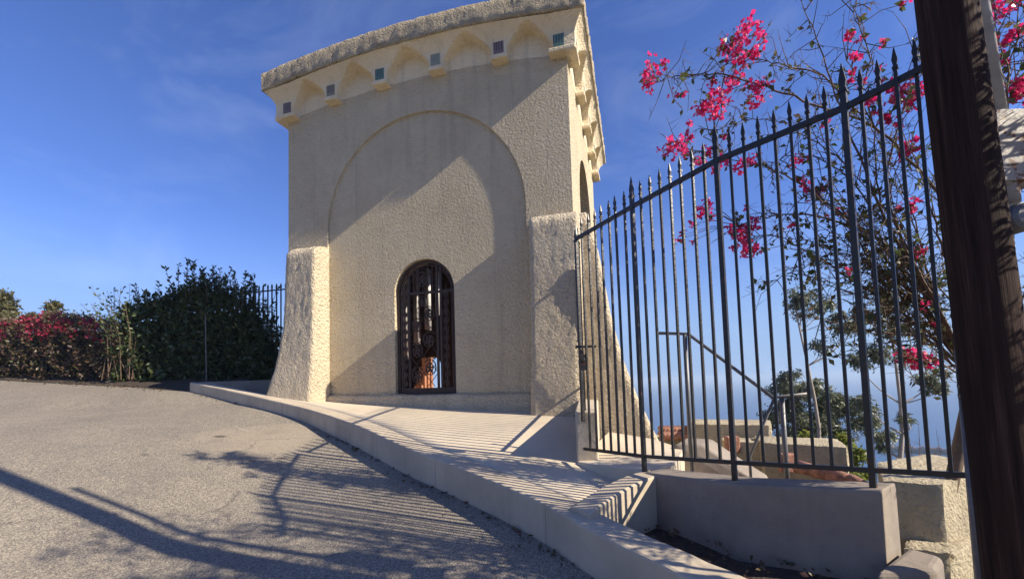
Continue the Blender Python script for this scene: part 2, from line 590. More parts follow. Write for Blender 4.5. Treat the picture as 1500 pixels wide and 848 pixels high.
# road sheet
b = MB()
ys = [k[1] for k in KERB]
rows = [Vector((k.x + 0.03, k.y, 0)) for k in KERB]
rows = [Vector((-11.5, 15.0, 0)), Vector((-10.0, 12.4, 0))] + rows
cols = 60
for r in rows:
    for j in range(cols + 1):
        t = j / cols
        x = r.x + (-46 - r.x) * t ** 2.0
        b.v.append((x, r.y, zroad(x, r.y) + 0.012 * noise1(x * 0.8 + r.y, 2) * min(1, t * 8)))
for i in range(len(rows) - 1):
    for j in range(cols):
        b.f.append((i * (cols + 1) + j, i * (cols + 1) + j + 1, (i + 1) * (cols + 1) + j + 1, (i + 1) * (cols + 1) + j))
tag(b.build('road', M['asphalt'], smooth=True), kind='structure')

# hillside that falls to the sea
b = MB()
xs = [-400, -250, -150, -90, -60, -40, -28, -20, -14, -10, -7, -5, -3, -1, 0, 1, 2, 3, 4, 5, 6, 8, 10, 13, 16, 20, 26, 34, 45, 60, 80, 110, 150, 220, 320, 500]
yy = [-120, -60, -30, -15, -8, -4, -2, 0, 1, 2, 3, 4, 5, 6, 7, 8, 9, 10, 11, 12, 13, 14, 16, 18, 21, 25, 30, 37, 46, 60, 80, 110, 150, 220, 330]
for y in yy:
    for x in xs:
        base = zr(min(max(y, -3), 14)) - 0.35
        d = x * 0.55 + y * 0.83
        z = base - 0.52 * max(0, d - 4.0) + (0.5 * noise1(x * 0.21 + y * 0.13, 1) * min(1, max(0, d - 6) / 12))
        if x < -20 and d < 4:
            z += (-20 - x) * 0.12
        b.v.append((x, y, max(z, -75)))
nx = len(xs)
for i in range(len(yy) - 1):
    for j in range(nx - 1):
        b.f.append((i * nx + j, i * nx + j + 1, (i + 1) * nx + j + 1, (i + 1) * nx + j))
tag(b.build('hillside', M['hill'], smooth=True), kind='structure')

b = MB()
for k in range(25):
    t = k / 24
    f_ = Vector((-22.0, 14.0, 0)).lerp(Vector((-10.2, 10.75, 0)), t / 0.7) if t < 0.7 else Vector((-10.2, 10.75, 0)).lerp(Vector((-6.7, 9.72, 0)), (t - 0.7) / 0.3)
    for j in range(7):
        y = f_.y + 0.05 + j * 0.45
        b.v.append((f_.x + j * 0.1, y, zr(y) + 0.012 + 0.03 * noise1(f_.x * 2 + j, 1) * min(1, j)))
for k in range(24):
    for j in range(6):
        b.f.append((k * 7 + j, k * 7 + j + 1, (k + 1) * 7 + j + 1, (k + 1) * 7 + j))
tag(b.build('verge', M['soil'], smooth=True), kind='structure')

b = MB()
n = 96
R_ = 11500
b.v = [(0, 0, -60)] + [(R_ * math.cos(2 * PI * i / n), R_ * math.sin(2 * PI * i / n), -60) for i in range(n)]
b.f = [(0, 1 + i, 1 + (i + 1) % n) for i in range(n)]
tag(b.build('sea', M['sea']), kind='structure')

# ------------------------------------------------------------------ kerb wall and terrace
KH = 0.335


def kerb_off(i, d):
    a = KERB[max(i - 1, 0)]
    c = KERB[min(i + 1, len(KERB) - 1)]
    t = (c - a).normalized()
    nrm = Vector((-t.y, t.x, 0))
    if nrm.dot(Vector((1, 0.6, 0))) < 0: nrm = -nrm
    return KERB[i] + nrm * d


def kz(p):
    return zr(p.y) + (KH if p.y < 6.5 else KH - 0.045 * (min(p.y, 8.4) - 6.5) - 0.03 * max(0, p.y - 8.4))


i0 = min(range(len(KERB)), key=lambda i: (KERB[i] - Vector((-7.229, 9.943, 0))).length)
rings = []
for i in range(i0, len(KERB)):
    o0, o1, e = KERB[i], kerb_off(i, 0.30), 0.025
    z1 = kz(KERB[i]) + 0.006 * noise1(i * 1.3, 4)
    a0, a1 = kerb_off(i, e), kerb_off(i, 0.30 - e)
    rings.append([(o0.x, o0.y, zr(o0.y) - 0.3), (o0.x, o0.y, z1 - e), (kerb_off(i, e * 0.3).x, kerb_off(i, e * 0.3).y, z1 - e * 0.3), (a0.x, a0.y, z1),
                  (a1.x, a1.y, z1), (o1.x, o1.y, z1 - e), (o1.x, o1.y, zr(o0.y) - 0.3)])
b = MB()
cut = [0, 9, 18, 27, 36, len(rings) - 1]


def mixr(a, c, t):
    return [tuple(x + (y - x) * t for x, y in zip(p, q)) for p, q in zip(a, c)]


for a, c in zip(cut, cut[1:]):
    seg = rings[a:c + 1]
    if a: seg = [mixr(rings[a], rings[a + 1], 0.035)] + seg[1:]
    b.loft(seg)
tag(b.build('kerb_wall', M['concrete'], smooth=False), "long low curved concrete kerb wall rising along the asphalt road", "kerb wall")

# terrace between kerb and tower
jA = min(range(len(KERB)), key=lambda i: (KERB[i] - Vector((0.36, 3.62, 0))).length)
A = [kerb_off(i, 0.296) for i in range(i0, jA + 1)]
A = [Vector((p.x, p.y, kz(KERB[i0 + k]) - 0.004)) for k, p in enumerate(A)]
Bl = [(-6.7, 10.55, 1.70), (-5.0, 9.75, 1.40), (-3.4, 9.45, 1.27), (-1.9, 9.1, 1.19), (0.0, 8.6, 1.13), (1.35, 8.1, 1.10), (1.25, 6.9, 0.97), (1.0, 5.9, 0.80), (0.85, 5.05, 0.655), (1.2, 4.35, 0.56), (1.15, 4.15, 0.53)]
Bl = [Vector(p) for p in Bl]


def resample(P, n):
    L = [0]
    for a, c in zip(P, P[1:]): L.append(L[-1] + (c - a).length)
    out = []
    for k in range(n):
        s = L[-1] * k / (n - 1)
        i = max(j for j in range(len(L)) if L[j] <= s + 1e-9)
        i = min(i, len(P) - 2)
        t = (s - L[i]) / max(L[i + 1] - L[i], 1e-9)
        out.append(P[i].lerp(P[i + 1], min(t, 1)))
    return out


A_, B_ = resample(A, 40), resample(smooth_line(Bl, 4), 40)
b = MB()
m_ = 14
for i in range(40):
    for j in range(m_ + 1):
        t = j / m_
        p = A_[i].lerp(B_[i], t)
        b.v.append((p.x, p.y, p.z))
for i in range(39):
    for j in range(m_):
        b.f.append((i * (m_ + 1) + j, i * (m_ + 1) + j + 1, (i + 1) * (m_ + 1) + j + 1, (i + 1) * (m_ + 1) + j))
terr = b.build('terrace_paving', M['paving'], smooth=True)
tag(terr, kind='structure')
so_ = terr.modifiers.new("thick", 'SOLIDIFY')
so_.thickness = 0.25
so_.offset = -1

# low wall closing the far end of the terrace
b = MB()
p0, p1 = at(279, 560, 9.96), at(408, 556, 10.5)
pts = [p0, p1]
b.prism([(p0.x, p0.y, 1.3), (p1.x, p1.y, 1.1), (p1.x + 0.05, p1.y + 0.25, 1.1), (p0.x + 0.05, p0.y + 0.25, 1.3)],
        [(p0.x, p0.y, p0.z), (p1.x, p1.y, p1.z), (p1.x + 0.05, p1.y + 0.25, p1.z), (p0.x + 0.05, p0.y + 0.25, p0.z)])
tag(b.build('low_wall', M['dark_concrete'], bevel=0.02), "low grey concrete wall between the dark hedge and the tower's left buttress", "wall")

# ------------------------------------------------------------------ the tower
PHI = 0.27035
TL = Vector((-4.796, 9.500, 0))
TW, TS = 6.2, 5.03
tower = thing('bell_tower', "tall square cream roughcast tower with arched iron door and corbelled top", "tower", TL, -PHI)


def camber(x):
    return max(0.0, 0.30 * (1 - ((x - 3.35) / 3.35) ** 2))


def poly_slab(name, outline, holes, y0, y1, m, axis='y', parent=tower):
    """a wall slab: outline and holes in (u, z); axis 'y' puts u along x, axis 'x' puts u along y"""
    bm = bmesh.new()

    def put(u, z, d):
        return (u, d, z) if axis == 'y' else (d, u, z)
    loops = []
    for lp in [outline] + holes:
        vs = [bm.verts.new(put(u, z, y0)) for u, z in lp]
        es = [bm.edges.new((vs[i], vs[(i + 1) % len(vs)])) for i in range(len(vs))]
        loops.append((vs, es))
    r = bmesh.ops.triangle_fill(bm, use_beauty=True, edges=[e for _, es in loops for e in es])
    faces = [f for f in r['geom'] if isinstance(f, bmesh.types.BMFace)]
    mp_ = {}
    for vs, _ in loops:
        for v in vs:
            mp_[v] = bm.verts.new((v.co.x, y1, v.co.z) if axis == 'y' else (y1, v.co.y, v.co.z))
    for f in faces:
        bm.faces.new([mp_[v] for v in reversed(f.verts)])
    for vs, _ in loops:
        for i in range(len(vs)):
            a, c = vs[i], vs[(i + 1) % len(vs)]
            bm.faces.new((a, c, mp_[c], mp_[a]))
    bmesh.ops.recalc_face_normals(bm, faces=bm.faces)
    me = bpy.data.meshes.new(name)
    bm.to_mesh(me)
    bm.free()
    me.materials.append(m)
    o = bpy.data.objects.new(name, me)
    C.objects.link(o)
    o.parent = parent
    return o


def arch(x0, x1, zb, zs, n=28):
    """arched opening from zb with springing zs"""
    c, r = (x0 + x1) / 2, (x1 - x0) / 2
    return [(x0, zb), (x1, zb)] + [(c + r * math.cos(PI * k / n), zs + r * math.sin(PI * k / n)) for k in range(n + 1)]


ZT = 8.2
big = arch(1.0, 5.33, 0.5, 4.95, 40)
door = arch(2.54, 3.84, 1.43, 3.47, 28)
side_o = arch(1.3, 3.7, 2.2, 5.5, 28)
back_o = arch(0.85, 1.42, 1.40, 2.2, 20)
# the front layer is the full face with the blind arch cut out of it; the arch runs down to the ground
outl = [(0, -3), (1.0, -3), (1.0, 0.5)] + list(reversed(big[2:])) + [(5.33, 0.5), (5.33, -3), (TW, -3), (TW, ZT), (0, ZT)]
outl = [(0, -3), (1.0, -3)] + list(reversed(big[2:])) + [(5.33, -3), (TW, -3), (TW, ZT), (0, ZT)]
wall = poly_slab('wall', outl, [], 0.0, 0.06, M['wall'])
poly_slab('blind_arch_wall', [(0.02, -3), (TW - 0.02, -3), (TW - 0.02, ZT), (0.02, ZT)], [door], 0.045, 0.40, M['wall'])
poly_slab('wall', [(0.062, -3), (TS, -3), (TS, ZT), (0.062, ZT)], [side_o], TW - 0.38, TW - 0.001, M['wall'], 'x')
poly_slab('wall', [(0.062, -3), (TS, -3), (TS, ZT), (0.062, ZT)], [], 0.001, 0.38, M['wall'], 'x')
poly_slab('wall', [(0.381, -3), (TW - 0.381, -3), (TW - 0.381, ZT), (0.381, ZT)], [back_o], TS - 0.36, TS - 0.002, M['wall'])
b = MB()
b.box((0.38, 0.40, 1.0), (TW - 0.38, TS - 0.36, 1.36))
b.build('floor_slab', M['terracotta'], tower)
b = MB()
b.box((0.05, 0.08, ZT), (TW - 0.05, TS - 0.05, ZT + 0.25))
b.build('roof_slab', M['smooth'], tower)

# plinth under the blind arch
b = MB()
rings = []
for k in range(31):
    x = 0.98 + (5.42 - 0.98) * k / 30
    z = 1.455 - 0.05 * (x - 0.98) / 4.4 + 0.012 * noise1(x * 3, 1)
    f_ = -0.10 + 0.012 * noise1(x * 4, 5)
    rings.append([(x, 0.06, 0.5), (x, f_ - 0.03, 0.5), (x, f_, z - 0.05), (x, f_ + 0.03, z - 0.015), (x, f_ + 0.07, z), (x, 0.06, z + 0.01)])
b.loft(rings)
b.build('plinth', M['wall'], tower, smooth=True)


# corbel table round the top: a relief of corbels and pointed niches
def corbel_profile(u, t, cs, half):
    """outward projection at position u (distance along the wall), height fraction t"""
    dn = min(abs(u - c) for c in cs)
    D = 0.17 if t < 0.5 else 0.17 + 0.17 * ((t - 0.5) / 0.5) ** 1.6
    wn = (half - 0.15) * (1 - (t / 0.93) ** 2.3) if t < 0.93 else -0.08
    inn = half - dn                       # distance from the niche axis
    s = (inn - wn + 0.02) / 0.035
    s = min(1, max(0, s))
    s = s * s * (3 - 2 * s)
    return D * s


OV = 0.34
sides = [
    ('front', TW, [0.12, 1.23, 2.40, 3.64, 4.94, 6.08], lambda u, d: (u, -d), lambda u: camber(u)),
    ('right', TS, [0.12, 1.30, 2.52, 3.73, 4.91], lambda u, d: (TW + d, u), lambda u: camber(TW) * (1 - u / TS)),
    ('back', TW, [0.12, 1.30, 2.50, 3.70, 4.90, 6.08], lambda u, d: (TW - u, TS + d), lambda u: 0.0),
    ('left', TS, [0.12, 1.30, 2.52, 3.73, 4.91], lambda u, d: (-d, TS - u), lambda u: 0.0)]
b = MB()
Z0, Z1 = 7.53, 8.07
for nm, Ln, cs, to, cam_ in sides:
    nu, nz = int(Ln / 0.02), 30
    k0 = len(b.v)
    for iz in range(nz + 1):
        t = iz / nz
        for iu in range(nu + 1):
            u = Ln * iu / nu
            hl = [c for c in cs if c <= u]
            hr = [c for c in cs if c >= u]
            half = ((hr[0] - hl[-1]) / 2 if hl and hr and hr[0] > hl[-1] else 0.6)
            d = corbel_profile(u, t, cs, half) + 0.003
            k = max(0, (0.3 - u) / 0.3) * -1 + max(0, (u - (Ln - 0.3)) / 0.3)
            x, y = to(u + k * d, d)
            b.v.append((x, y, Z0 + (Z1 - Z0) * t + cam_(u)))
    for iz in range(nz):
        for iu in range(nu):
            a = k0 + iz * (nu + 1) + iu
            b.f.append((a, a + 1, a + nu + 2, a + nu + 1))
b.build('corbel_table', M['smooth'], tower, smooth=True)
# ledges and tiles of the corbels
tcols = [((0.17, 0.11, 0.11), (0.05, 0.08, 0.05)), ((0.24, 0.21, 0.15), (0.03, 0.03, 0.03)), ((0.09, 0.17, 0.14), (0.03, 0.05, 0.05)),
         ((0.26, 0.27, 0.20), (0.16, 0.18, 0.16)), ((0.19, 0.13, 0.12), (0.05, 0.03, 0.05)), ((0.10, 0.18, 0.15), (0.03, 0.04, 0.06)), ((0.30, 0.36, 0.30), (0.05, 0.05, 0.05))]
tm = [tile_mat("glazed_tile_%d" % i, *c) for i, c in enumerate(tcols)]
TN = ["plum and green striped glazed tile", "black and cream striped glazed tile", "teal striped glazed tile", "pale grey striped glazed tile", "dark plum striped glazed tile", "blue teal striped glazed tile"]
for si, (nm, Ln, cs, to, cam_) in enumerate(sides):
    for ci, c in enumerate(cs):
        z = Z0 + cam_(c)
        cc = c if 0.2 < c < Ln - 0.2 else (c - 0.05 if c < 1 else c + 0.05)
        b = MB()
        w = 0.165 if 0.2 < c < Ln - 0.2 else 0.25
        x0, y0 = to(cc - w, -0.02)
        x1, y1 = to(cc + w, 0.20)
        b.box((min(x0, x1), min(y0, y1), z - 0.055), (max(x0, x1), max(y0, y1), z + 0.03))
        b.build('corbel_ledge', M['smooth'], tower, bevel=0.02)
        if si < 2:
            b = MB()
            cc = min(max(c, 0.10), Ln - 0.10)
            x0, y0 = to(cc - 0.10, 0.15)
            x1, y1 = to(cc + 0.10, 0.179)
            b.box((min(x0, x1), min(y0, y1), z + 0.045), (max(x0, x1), max(y0, y1), z + 0.275))
            o = b.build('tile', tm[(ci + si * 2) % 7 if si else ci], tower, bevel=0.004)
            if si == 0: o["label"] = TN[ci]

# the roughcast band on top
b = MB()
prof = [(-0.03, 0.002), (OV - 0.05, 0.0), (OV + 0.02, 0.0), (OV + 0.035, 0.03), (OV + 0.03, 0.14), (OV + 0.03, 0.27), (OV + 0.025, 0.39), (OV - 0.01, 0.43), (OV - 0.30, 0.44)]
nr = []
for nm, Ln, cs, to, cam_ in sides:
    nu = int(Ln / 0.07)
    for iu in range(nu):
        u = Ln * iu / nu
        ring = []
        for d, h in prof:
            d2 = d + (rng.normal() * 0.008 if d > OV else 0)
            k = (u / Ln * 2 - 1)
            uu = u + k * d2
            x, y = to(uu, d2)
            ring.append((x, y, Z1 - 0.005 + cam_(u) + h + rng.normal() * (0.007 if h > 0.02 else 0.002)))
        nr.append(ring)
nr.append(nr[0])
b.loft([list(r) for r in nr], cap=False)
b.build('parapet_band', M['fascia'], tower, smooth=True)


# buttresses
def rrect(x0, x1, y0, y1, r, n=5, per=9):
    pts = []
    cs = [(x1 - r, y1 - r, 0), (x0 + r, y1 - r, PI / 2), (x0 + r, y0 + r, PI), (x1 - r, y0 + r, 1.5 * PI)]
    for (cx_, cy_, a0) in cs:
        for k in range(n + 1):
            a = a0 + PI / 2 * k / n
            pts.append((cx_ + r * math.cos(a), cy_ + r * math.sin(a)))
    out = []
    for i in range(len(pts)):
        a, c = pts[i], pts[(i + 1) % len(pts)]
        L = math.dist(a, c)
        m = max(1, int(L / 0.09))
        for k in range(m):
            out.append((a[0] + (c[0] - a[0]) * k / m, a[1] + (c[1] - a[1]) * k / m))
    return out


def interp(tab, z):
    for (z0, v0), (z1, v1) in zip(tab, tab[1:]):
        if z0 <= z <= z1:
            t = (z - z0) / (z1 - z0)
            return v0 + (v1 - v0) * t
    return tab[0][1] if z < tab[0][0] else tab[-1][1]


def buttress(xl, xr, yf, yb, zb, zt, chamf, zslope=0.0):
    """stack of rounded rings with a sloped cap; xl, xr, yf, yb are (z, value) tables"""
    N0 = None
    rings = []
    zs = [zb + (zt - zb) * k / 44 for k in range(45)]
    for z in zs:
        r = rrect(interp(xl, z), interp(xr, z), interp(yf, z), interp(yb, z), 0.045)
        rings.append((r, z))
    n0 = max(len(r) for r, z in rings)
    out = []
    for r, z in rings:
        # resample to the same count by arc length
        P = [Vector((q[0], q[1], 0)) for q in r]
        P.append(P[0])
        Q = resample(P, n0 + 1)[:-1]
        ring = []
        for q in Q:
            j = 0.0035
            ring.append((q.x + rng.normal() * j, q.y + rng.normal() * j, z + rng.normal() * 0.004))
        out.append(ring)
    cx_ = sum(p[0] for p in out[-1]) / n0
    for k in range(1, 6):
        t = k / 5
        ring = []
        for p in out[44]:
            yb_ = interp(yb, zt)
            ins = 0.10 * t ** 2
            x = p[0] + (ins if p[0] < cx_ else -ins) * (0.7 if abs(p[0] - cx_) > 0.2 else 0)
            y = p[1] + max(0, (yb_ - p[1])) * (t ** 1.4) * 0.92
            ring.append((x, y, p[2] + chamf * (1 - (1 - t) ** 2.0)))
        out.append(ring)
    b = MB()
    b.loft(out)
    return b


b = buttress([(0.6, -0.32), (1.25, -0.13), (1.49, -0.05), (2.04, 0.11), (2.87, 0.27), (4.35, 0.32)], [(0.6, 1.06), (2, 1.03), (5, 1.03)],
             [(0.6, -0.70), (1.4, -0.60), (2.2, -0.50), (3, -0.46), (4.4, -0.44)], [(0, 0.04), (5, 0.04)], 0.6, 4.36, 0.22)
b.build('buttress', M['rough'], tower, smooth=True)
b = buttress([(0.5, 5.40), (2, 5.45), (5, 5.47)], [(0.5, 6.27), (4.4, 6.33)],
             [(0.5, -0.58), (1.4, -0.54), (2.2, -0.50), (3, -0.46), (4.4, -0.44)], [(0, 0.04), (5, 0.04)], 0.5, 4.38, 0.22)
b.build('buttress', M['rough'], tower, smooth=True)
b = buttress([(-1, 5.9), (5, 5.9)], [(-1.0, 8.0), (0.1, 7.66), (0.78, 7.38), (1.25, 7.18), (2.03, 6.93), (2.9, 6.74), (4.03, 6.58), (4.62, 6.42)],
             [(-1, 0.07), (5, 0.07)], [(-1, 0.95), (5, 0.95)], -0.6, 4.62, 0.16)
b.build('buttress', M['rough'], tower, smooth=True)

# the arched iron door of the tower
door_o = bpy.data.objects.new('iron_door', None)
C.objects.link(door_o)
door_o.parent = tower
door_o["label"] = "arched rusty iron grille door with scrolls and lattice"
c_, zs_, zb_ = 3.19, 3.47, 1.43


def arch_path(r, x0, x1, zb, n=24):
    return [(x0, 0, zb)] + [(c_ - r * math.cos(PI * k / n), 0, zs_ + r * math.sin(PI * k / n)) for k in range(n + 1)] + [(x1, 0, zb)]


def offs(P, y):
    return [(p[0], y, p[2]) for p in P]


b = MB()
b.tube(offs(arch_path(0.615, 2.575, 3.805, zb_), 0.16), 0.040, 4)
b.tube(offs(arch_path(0.55, 2.64, 3.74, zb_), 0.17), 0.016, 4)
b.build('door_frame', M['rust_iron'], door_o)
b = MB()
b.box((2.60, 0.14, 1.435), (3.78, 0.19, 1.56))
b.build('kick_plate', M['rust_iron'], door_o)
b = MB()
for x in (2.80, 3.42, 3.50):
    h = zs_ + math.sqrt(max(0, 0.58 ** 2 - (x - c_) ** 2))
    b.box((x - 0.022, 0.15, 1.56), (x + 0.022, 0.185, h))
b.box((2.60, 0.15, 3.44), (3.78, 0.185, 3.49))
b.build('stile', M['rust_iron'], door_o)
b = MB()
for k in range(-3, 9):
    z = 1.5 + k * 0.36
    for sgn in (1, -1):
        P = []
        for s in range(9):
            x = 2.80 + 0.62 * s / 8
            zz = z + sgn * (x - 2.80) * 1.15 + (0.71 if sgn < 0 else 0)
            if 1.58 < zz < zs_ + math.sqrt(max(0, 0.56 ** 2 - (x - c_) ** 2)):
                P.append((x, 0.165, zz))
        if len(P) > 1: b.tube(P, 0.0075, 4)
for x in [2.80 + 0.62 * k / 6 for k in range(1, 6)]:
    h = zs_ + math.sqrt(max(0, 0.56 ** 2 - (x - c_) ** 2))
    b.tube([(x, 0.172, zs_), (x, 0.172, h)], 0.012, 4)
for (x, z, w_, s_) in ((2.98, 1.80, 0.15, 1), (3.25, 1.95, 0.15, -1), (2.97, 2.30, 0.14, -1), (3.24, 2.50, 0.15, 1), (2.98, 2.80, 0.13, 1), (3.24, 3.02, 0.14, -1), (3.10, 3.28, 0.10, 1), (3.11, 3.72, 0.14, -1)):
    P = [(x + s_ * w_ * (1 - a / 24) * math.cos(a * 0.62 + 0.7), 0.150, z + w_ * 1.25 * (1 - a / 24) * math.sin(a * 0.62 + 0.7)) for a in range(21)]
    b.tube(P, 0.013, 4)
    c1 = Vector((x, 0.150, z))
    for k in range(5):
        a = k * 1.26 + s_
        e_ = c1 + Vector((math.cos(a) * w_ * 0.7, 0, math.sin(a) * w_ * 0.9))
        b.tube([c1, c1.lerp(e_, 0.6), e_], [0.012, 0.024, 0.004], 4)
b.build('lattice', M['rust_iron'], door_o)
for x in (2.71, 3.61):
    b = MB()
    w = 0.075 if x < 3 else 0.10
    for k in range(11):
        z = 1.64 + k * 0.175
        s = 1 if k % 2 else -1
        P = [(x + s * w * 0.6 * (1 - a / 16) * math.cos(a * 0.75), 0.165, z + w * 0.9 * (1 - a / 16) * math.sin(a * 0.75)) for a in range(15)]
        b.tube(P, 0.014, 4)
    b.tube([(x, 0.165, 1.56), (x, 0.165, 3.6)], 0.008, 4)
    b.build('scrollwork', M['rust_iron'], door_o)

# bells inside the tower
poly_slab('painted_shade_lining', [(0.39, 1.37), (TW - 0.39, 1.37), (TW - 0.39, 7.9), (0.39, 7.9)], [arch(0.83, 1.44, 1.39, 2.2, 20)], TS - 0.42, TS - 0.365, M['rust_iron'])  # dark sheets added so the interior behind the door looks shaded
poly_slab('painted_shade_lining', [(0.42, 1.37), (TS - 0.43, 1.37), (TS - 0.43, 7.9), (0.42, 7.9)], [], 0.384, 0.43, M['rust_iron'], 'x')
bells = thing('tubular_bells', "row of hanging grey tubular chime bells inside the tower, seen through the arched door", "bells", TL, -PHI)
for k in range(8):
    b = MB()
    x, y = 1.36 + k * 0.155, 2.10 + (k % 2) * 0.20
    top, bot = 4.5, 1.95 + 0.17 * k + (k % 2) * 0.22
    b.tube([(x, y, bot), (x, y, top)], 0.058, 12)
    b.build('bell_tube', M['bell'], bells, smooth=True)
b = MB()
b.box((1.5, 2.08, 4.45), (3.2, 2.5, 4.6))
b.box((1.5, 2.2, 4.6), (1.6, 2.38, 8.2))
b.box((3.1, 2.2, 4.6), (3.2, 2.38, 8.2))
b.build('bell_beam', M['rust_iron'], bells)
pil = MB()
for k in range(4):
    pil.box((1.40 + 0.03 * k, 2.95 + 0.1 * k, 1.36 + 0.001 * k), (1.62 + 0.05 * k, 3.06 + 0.1 * k, 1.62 + 0.25 * k))
pil.build('inner_stair', M['ochre'], tower)
# ------------------------------------------------------------------ ledge, pier, planter walls by the fence
b = MB()
P = [at(842, 682, 5.1), at(876, 668, 5.25)]
q = [(0.70, 5.09), (0.935, 5.03), (1.42, 7.45), (1.10, 7.50)]
b.prism([(x, y, 0.2) for x, y in q], [(x, y, 1.27 - 0.02 * (i in (1, 2)) + (0.03 if y > 6 else 0)) for i, (x, y) in enumerate(q)])
tag(b.build('low_side_wall', M['concrete'], bevel=0.02), "short rough concrete wall running from the first fence post to the tower's right buttress", "wall")
# walkway ledge behind the fence
b = MB()
q = [(0.70, 5.05), (1.20, 4.26), (1.62, 4.55), (2.12, 5.6), (2.0, 6.5), (1.55, 7.35)]
zt_ = [0.70, 0.735, 0.74, 0.72, 0.74, 0.76]
b.prism([(x, y, -1.2) for x, y in q], [(x, y, z) for (x, y), z in zip(q, zt_)])
tag(b.build('walkway_ledge', M['paving'], bevel=0.012), "pale raised concrete ledge behind the fence at the tower's foot", "ledge")
# parapet that carries the fence
b = MB()
f0, f1 = Vector((1.19, 4.16, 0)), Vector((2.27, 2.80, 0))
fm = Vector((1.64, 3.37, 0))
nrm = Vector((0.80, 0.60, 0)) * 0.30
line = [f0, f0.lerp(fm, 0.5), fm, fm.lerp(f1, 0.5), f1]
rings = []
for i, p in enumerate(line):
    z = 0.742 + (0.872 - 0.742) * i / 4
    w = p + nrm
    bt = p - nrm * 0.12
    e = 0.02
    rings.append([(bt.x, bt.y, -0.4), (p.x, p.y, z - e), (p.x + nrm.x * 0.05, p.y + nrm.y * 0.05, z), (w.x - nrm.x * 0.05, w.y - nrm.y * 0.05, z), (w.x, w.y, z - e), (w.x + 0.03, w.y + 0.03, -1.5)])
b.loft(rings)
# weep hole surround
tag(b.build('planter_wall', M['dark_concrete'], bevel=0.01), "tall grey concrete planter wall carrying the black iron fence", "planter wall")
b = MB()
hp = Vector((1.95, 3.155, 0.40))
b.tube([hp + Vector((0.04, 0.03, 0)), hp - Vector((0.028, 0.022, 0))], 0.030, 14)
tag(b.build('weep_pipe', M['iron'], smooth=False), "small dark round weep pipe in the planter wall's face", "pipe")
# sloping end wall from the parapet down to the kerb
b = MB()
rings = []
for k in range(9):
    t = k / 8
    p = Vector((1.26, 4.17, 0)).lerp(Vector((0.50, 3.60, 0)), t)
    p += Vector((-0.015, 0.025, 0)) * math.sin(PI * t)
    z = 0.735 - 0.16 * t ** 1.5
    w = Vector((0.60, -0.80, 0)) * 0.11
    e = 0.015
    l_, r_ = p - w, p + w
    rings.append([(l_.x, l_.y, 0.1), (l_.x, l_.y, z - e), (l_.x + w.x * 0.14, l_.y + w.y * 0.14, z), (r_.x - w.x * 0.14, r_.y - w.y * 0.14, z), (r_.x, r_.y, z - e), (r_.x, r_.y, 0.0)])
b.loft(rings)
tag(b.build('end_wall', M['concrete'], smooth=False), "short sloping rounded concrete end wall between terrace paving and planter bed", "wall")
# soil
b = MB()
kin = [kerb_off(i, 0.28) for i in range(len(KERB)) if KERB[i].y < 3.75 and KERB[i].y > 1.5]
far = [Vector((1.3, 4.15, 0)), Vector((1.75, 3.50, 0)), Vector((2.35, 2.9, 0)), Vector((2.9, 2.2, 0)), Vector((3.0, 1.6, 0))]
K1, K2 = resample(kin, 16), resample(far, 16)
for i in range(16):
    for j in range(9):
        p = K1[i].lerp(K2[i], j / 8)
        b.v.append((p.x, p.y, 0.27 + 0.03 * noise1(p.x * 9 + p.y * 7, 3) + rng.normal() * 0.008))
for i in range(15):
    for j in range(8):
        b.f.append((i * 9 + j, i * 9 + j + 1, (i + 1) * 9 + j + 1, (i + 1) * 9 + j))
tag(b.build('planter_soil', M['soil'], smooth=True), kind='structure')
# step block beyond the parapet end
b = MB()
q = [at(1283, 846, 2.62), at(1372, 838, 2.62), at(1383, 812, 2.78), at(1330, 800, 2.95)]
q = [Vector((p.x, p.y, 0.47)) for p in q]
b.prism([(p.x, p.y, -0.6) for p in q], [(p.x, p.y, p.z) for p in q])
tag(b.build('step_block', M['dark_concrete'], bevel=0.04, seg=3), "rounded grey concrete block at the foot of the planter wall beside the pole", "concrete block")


# old masonry beyond the fence
def rough_block(name, q, zb, zt, label, m='stone', jit=0.006, cat="masonry block"):
    """irregular masonry lump: plan corners q, jittered walls"""
    cc = sum((Vector((p[0], p[1], 0)) for p in q), Vector()) / len(q)
    P = [Vector((p[0], p[1], 0)) for p in q]
    P.append(P[0])
    n_ = max(16, int(sum((c - a).length for a, c in zip(P, P[1:])) / 0.06))
    ring0 = resample(P, n_ + 1)[:-1]
    rings = []
    ks = 12
    for k in range(ks + 1):
        z = zb + (zt - zb) * k / ks
        rings.append([(p.x + rng.normal() * jit, p.y + rng.normal() * jit, z + rng.normal() * jit * 0.6) for p in ring0])
    for t in (0.04, 0.12, 0.4, 0.8):
        rings.append([(p.x + (cc.x - p.x) * t, p.y + (cc.y - p.y) * t, zt + 0.012 * min(1, t * 8) + rng.normal() * jit * 0.4) for p in ring0])
    b = MB()
    b.loft(rings)
    o = b.build(name, M[m], smooth=True)
    o.data.set_sharp_from_angle(angle=math.radians(38))
    return tag(o, label, cat)


def quad(pl, y0, pr, y1, depth, skew=0.25):
    a, c = at(*pl, y0), at(*pr, y1)
    return [(a.x, a.y), (c.x, c.y), (c.x + depth * skew, c.y + depth), (a.x + depth * skew, a.y + depth)]


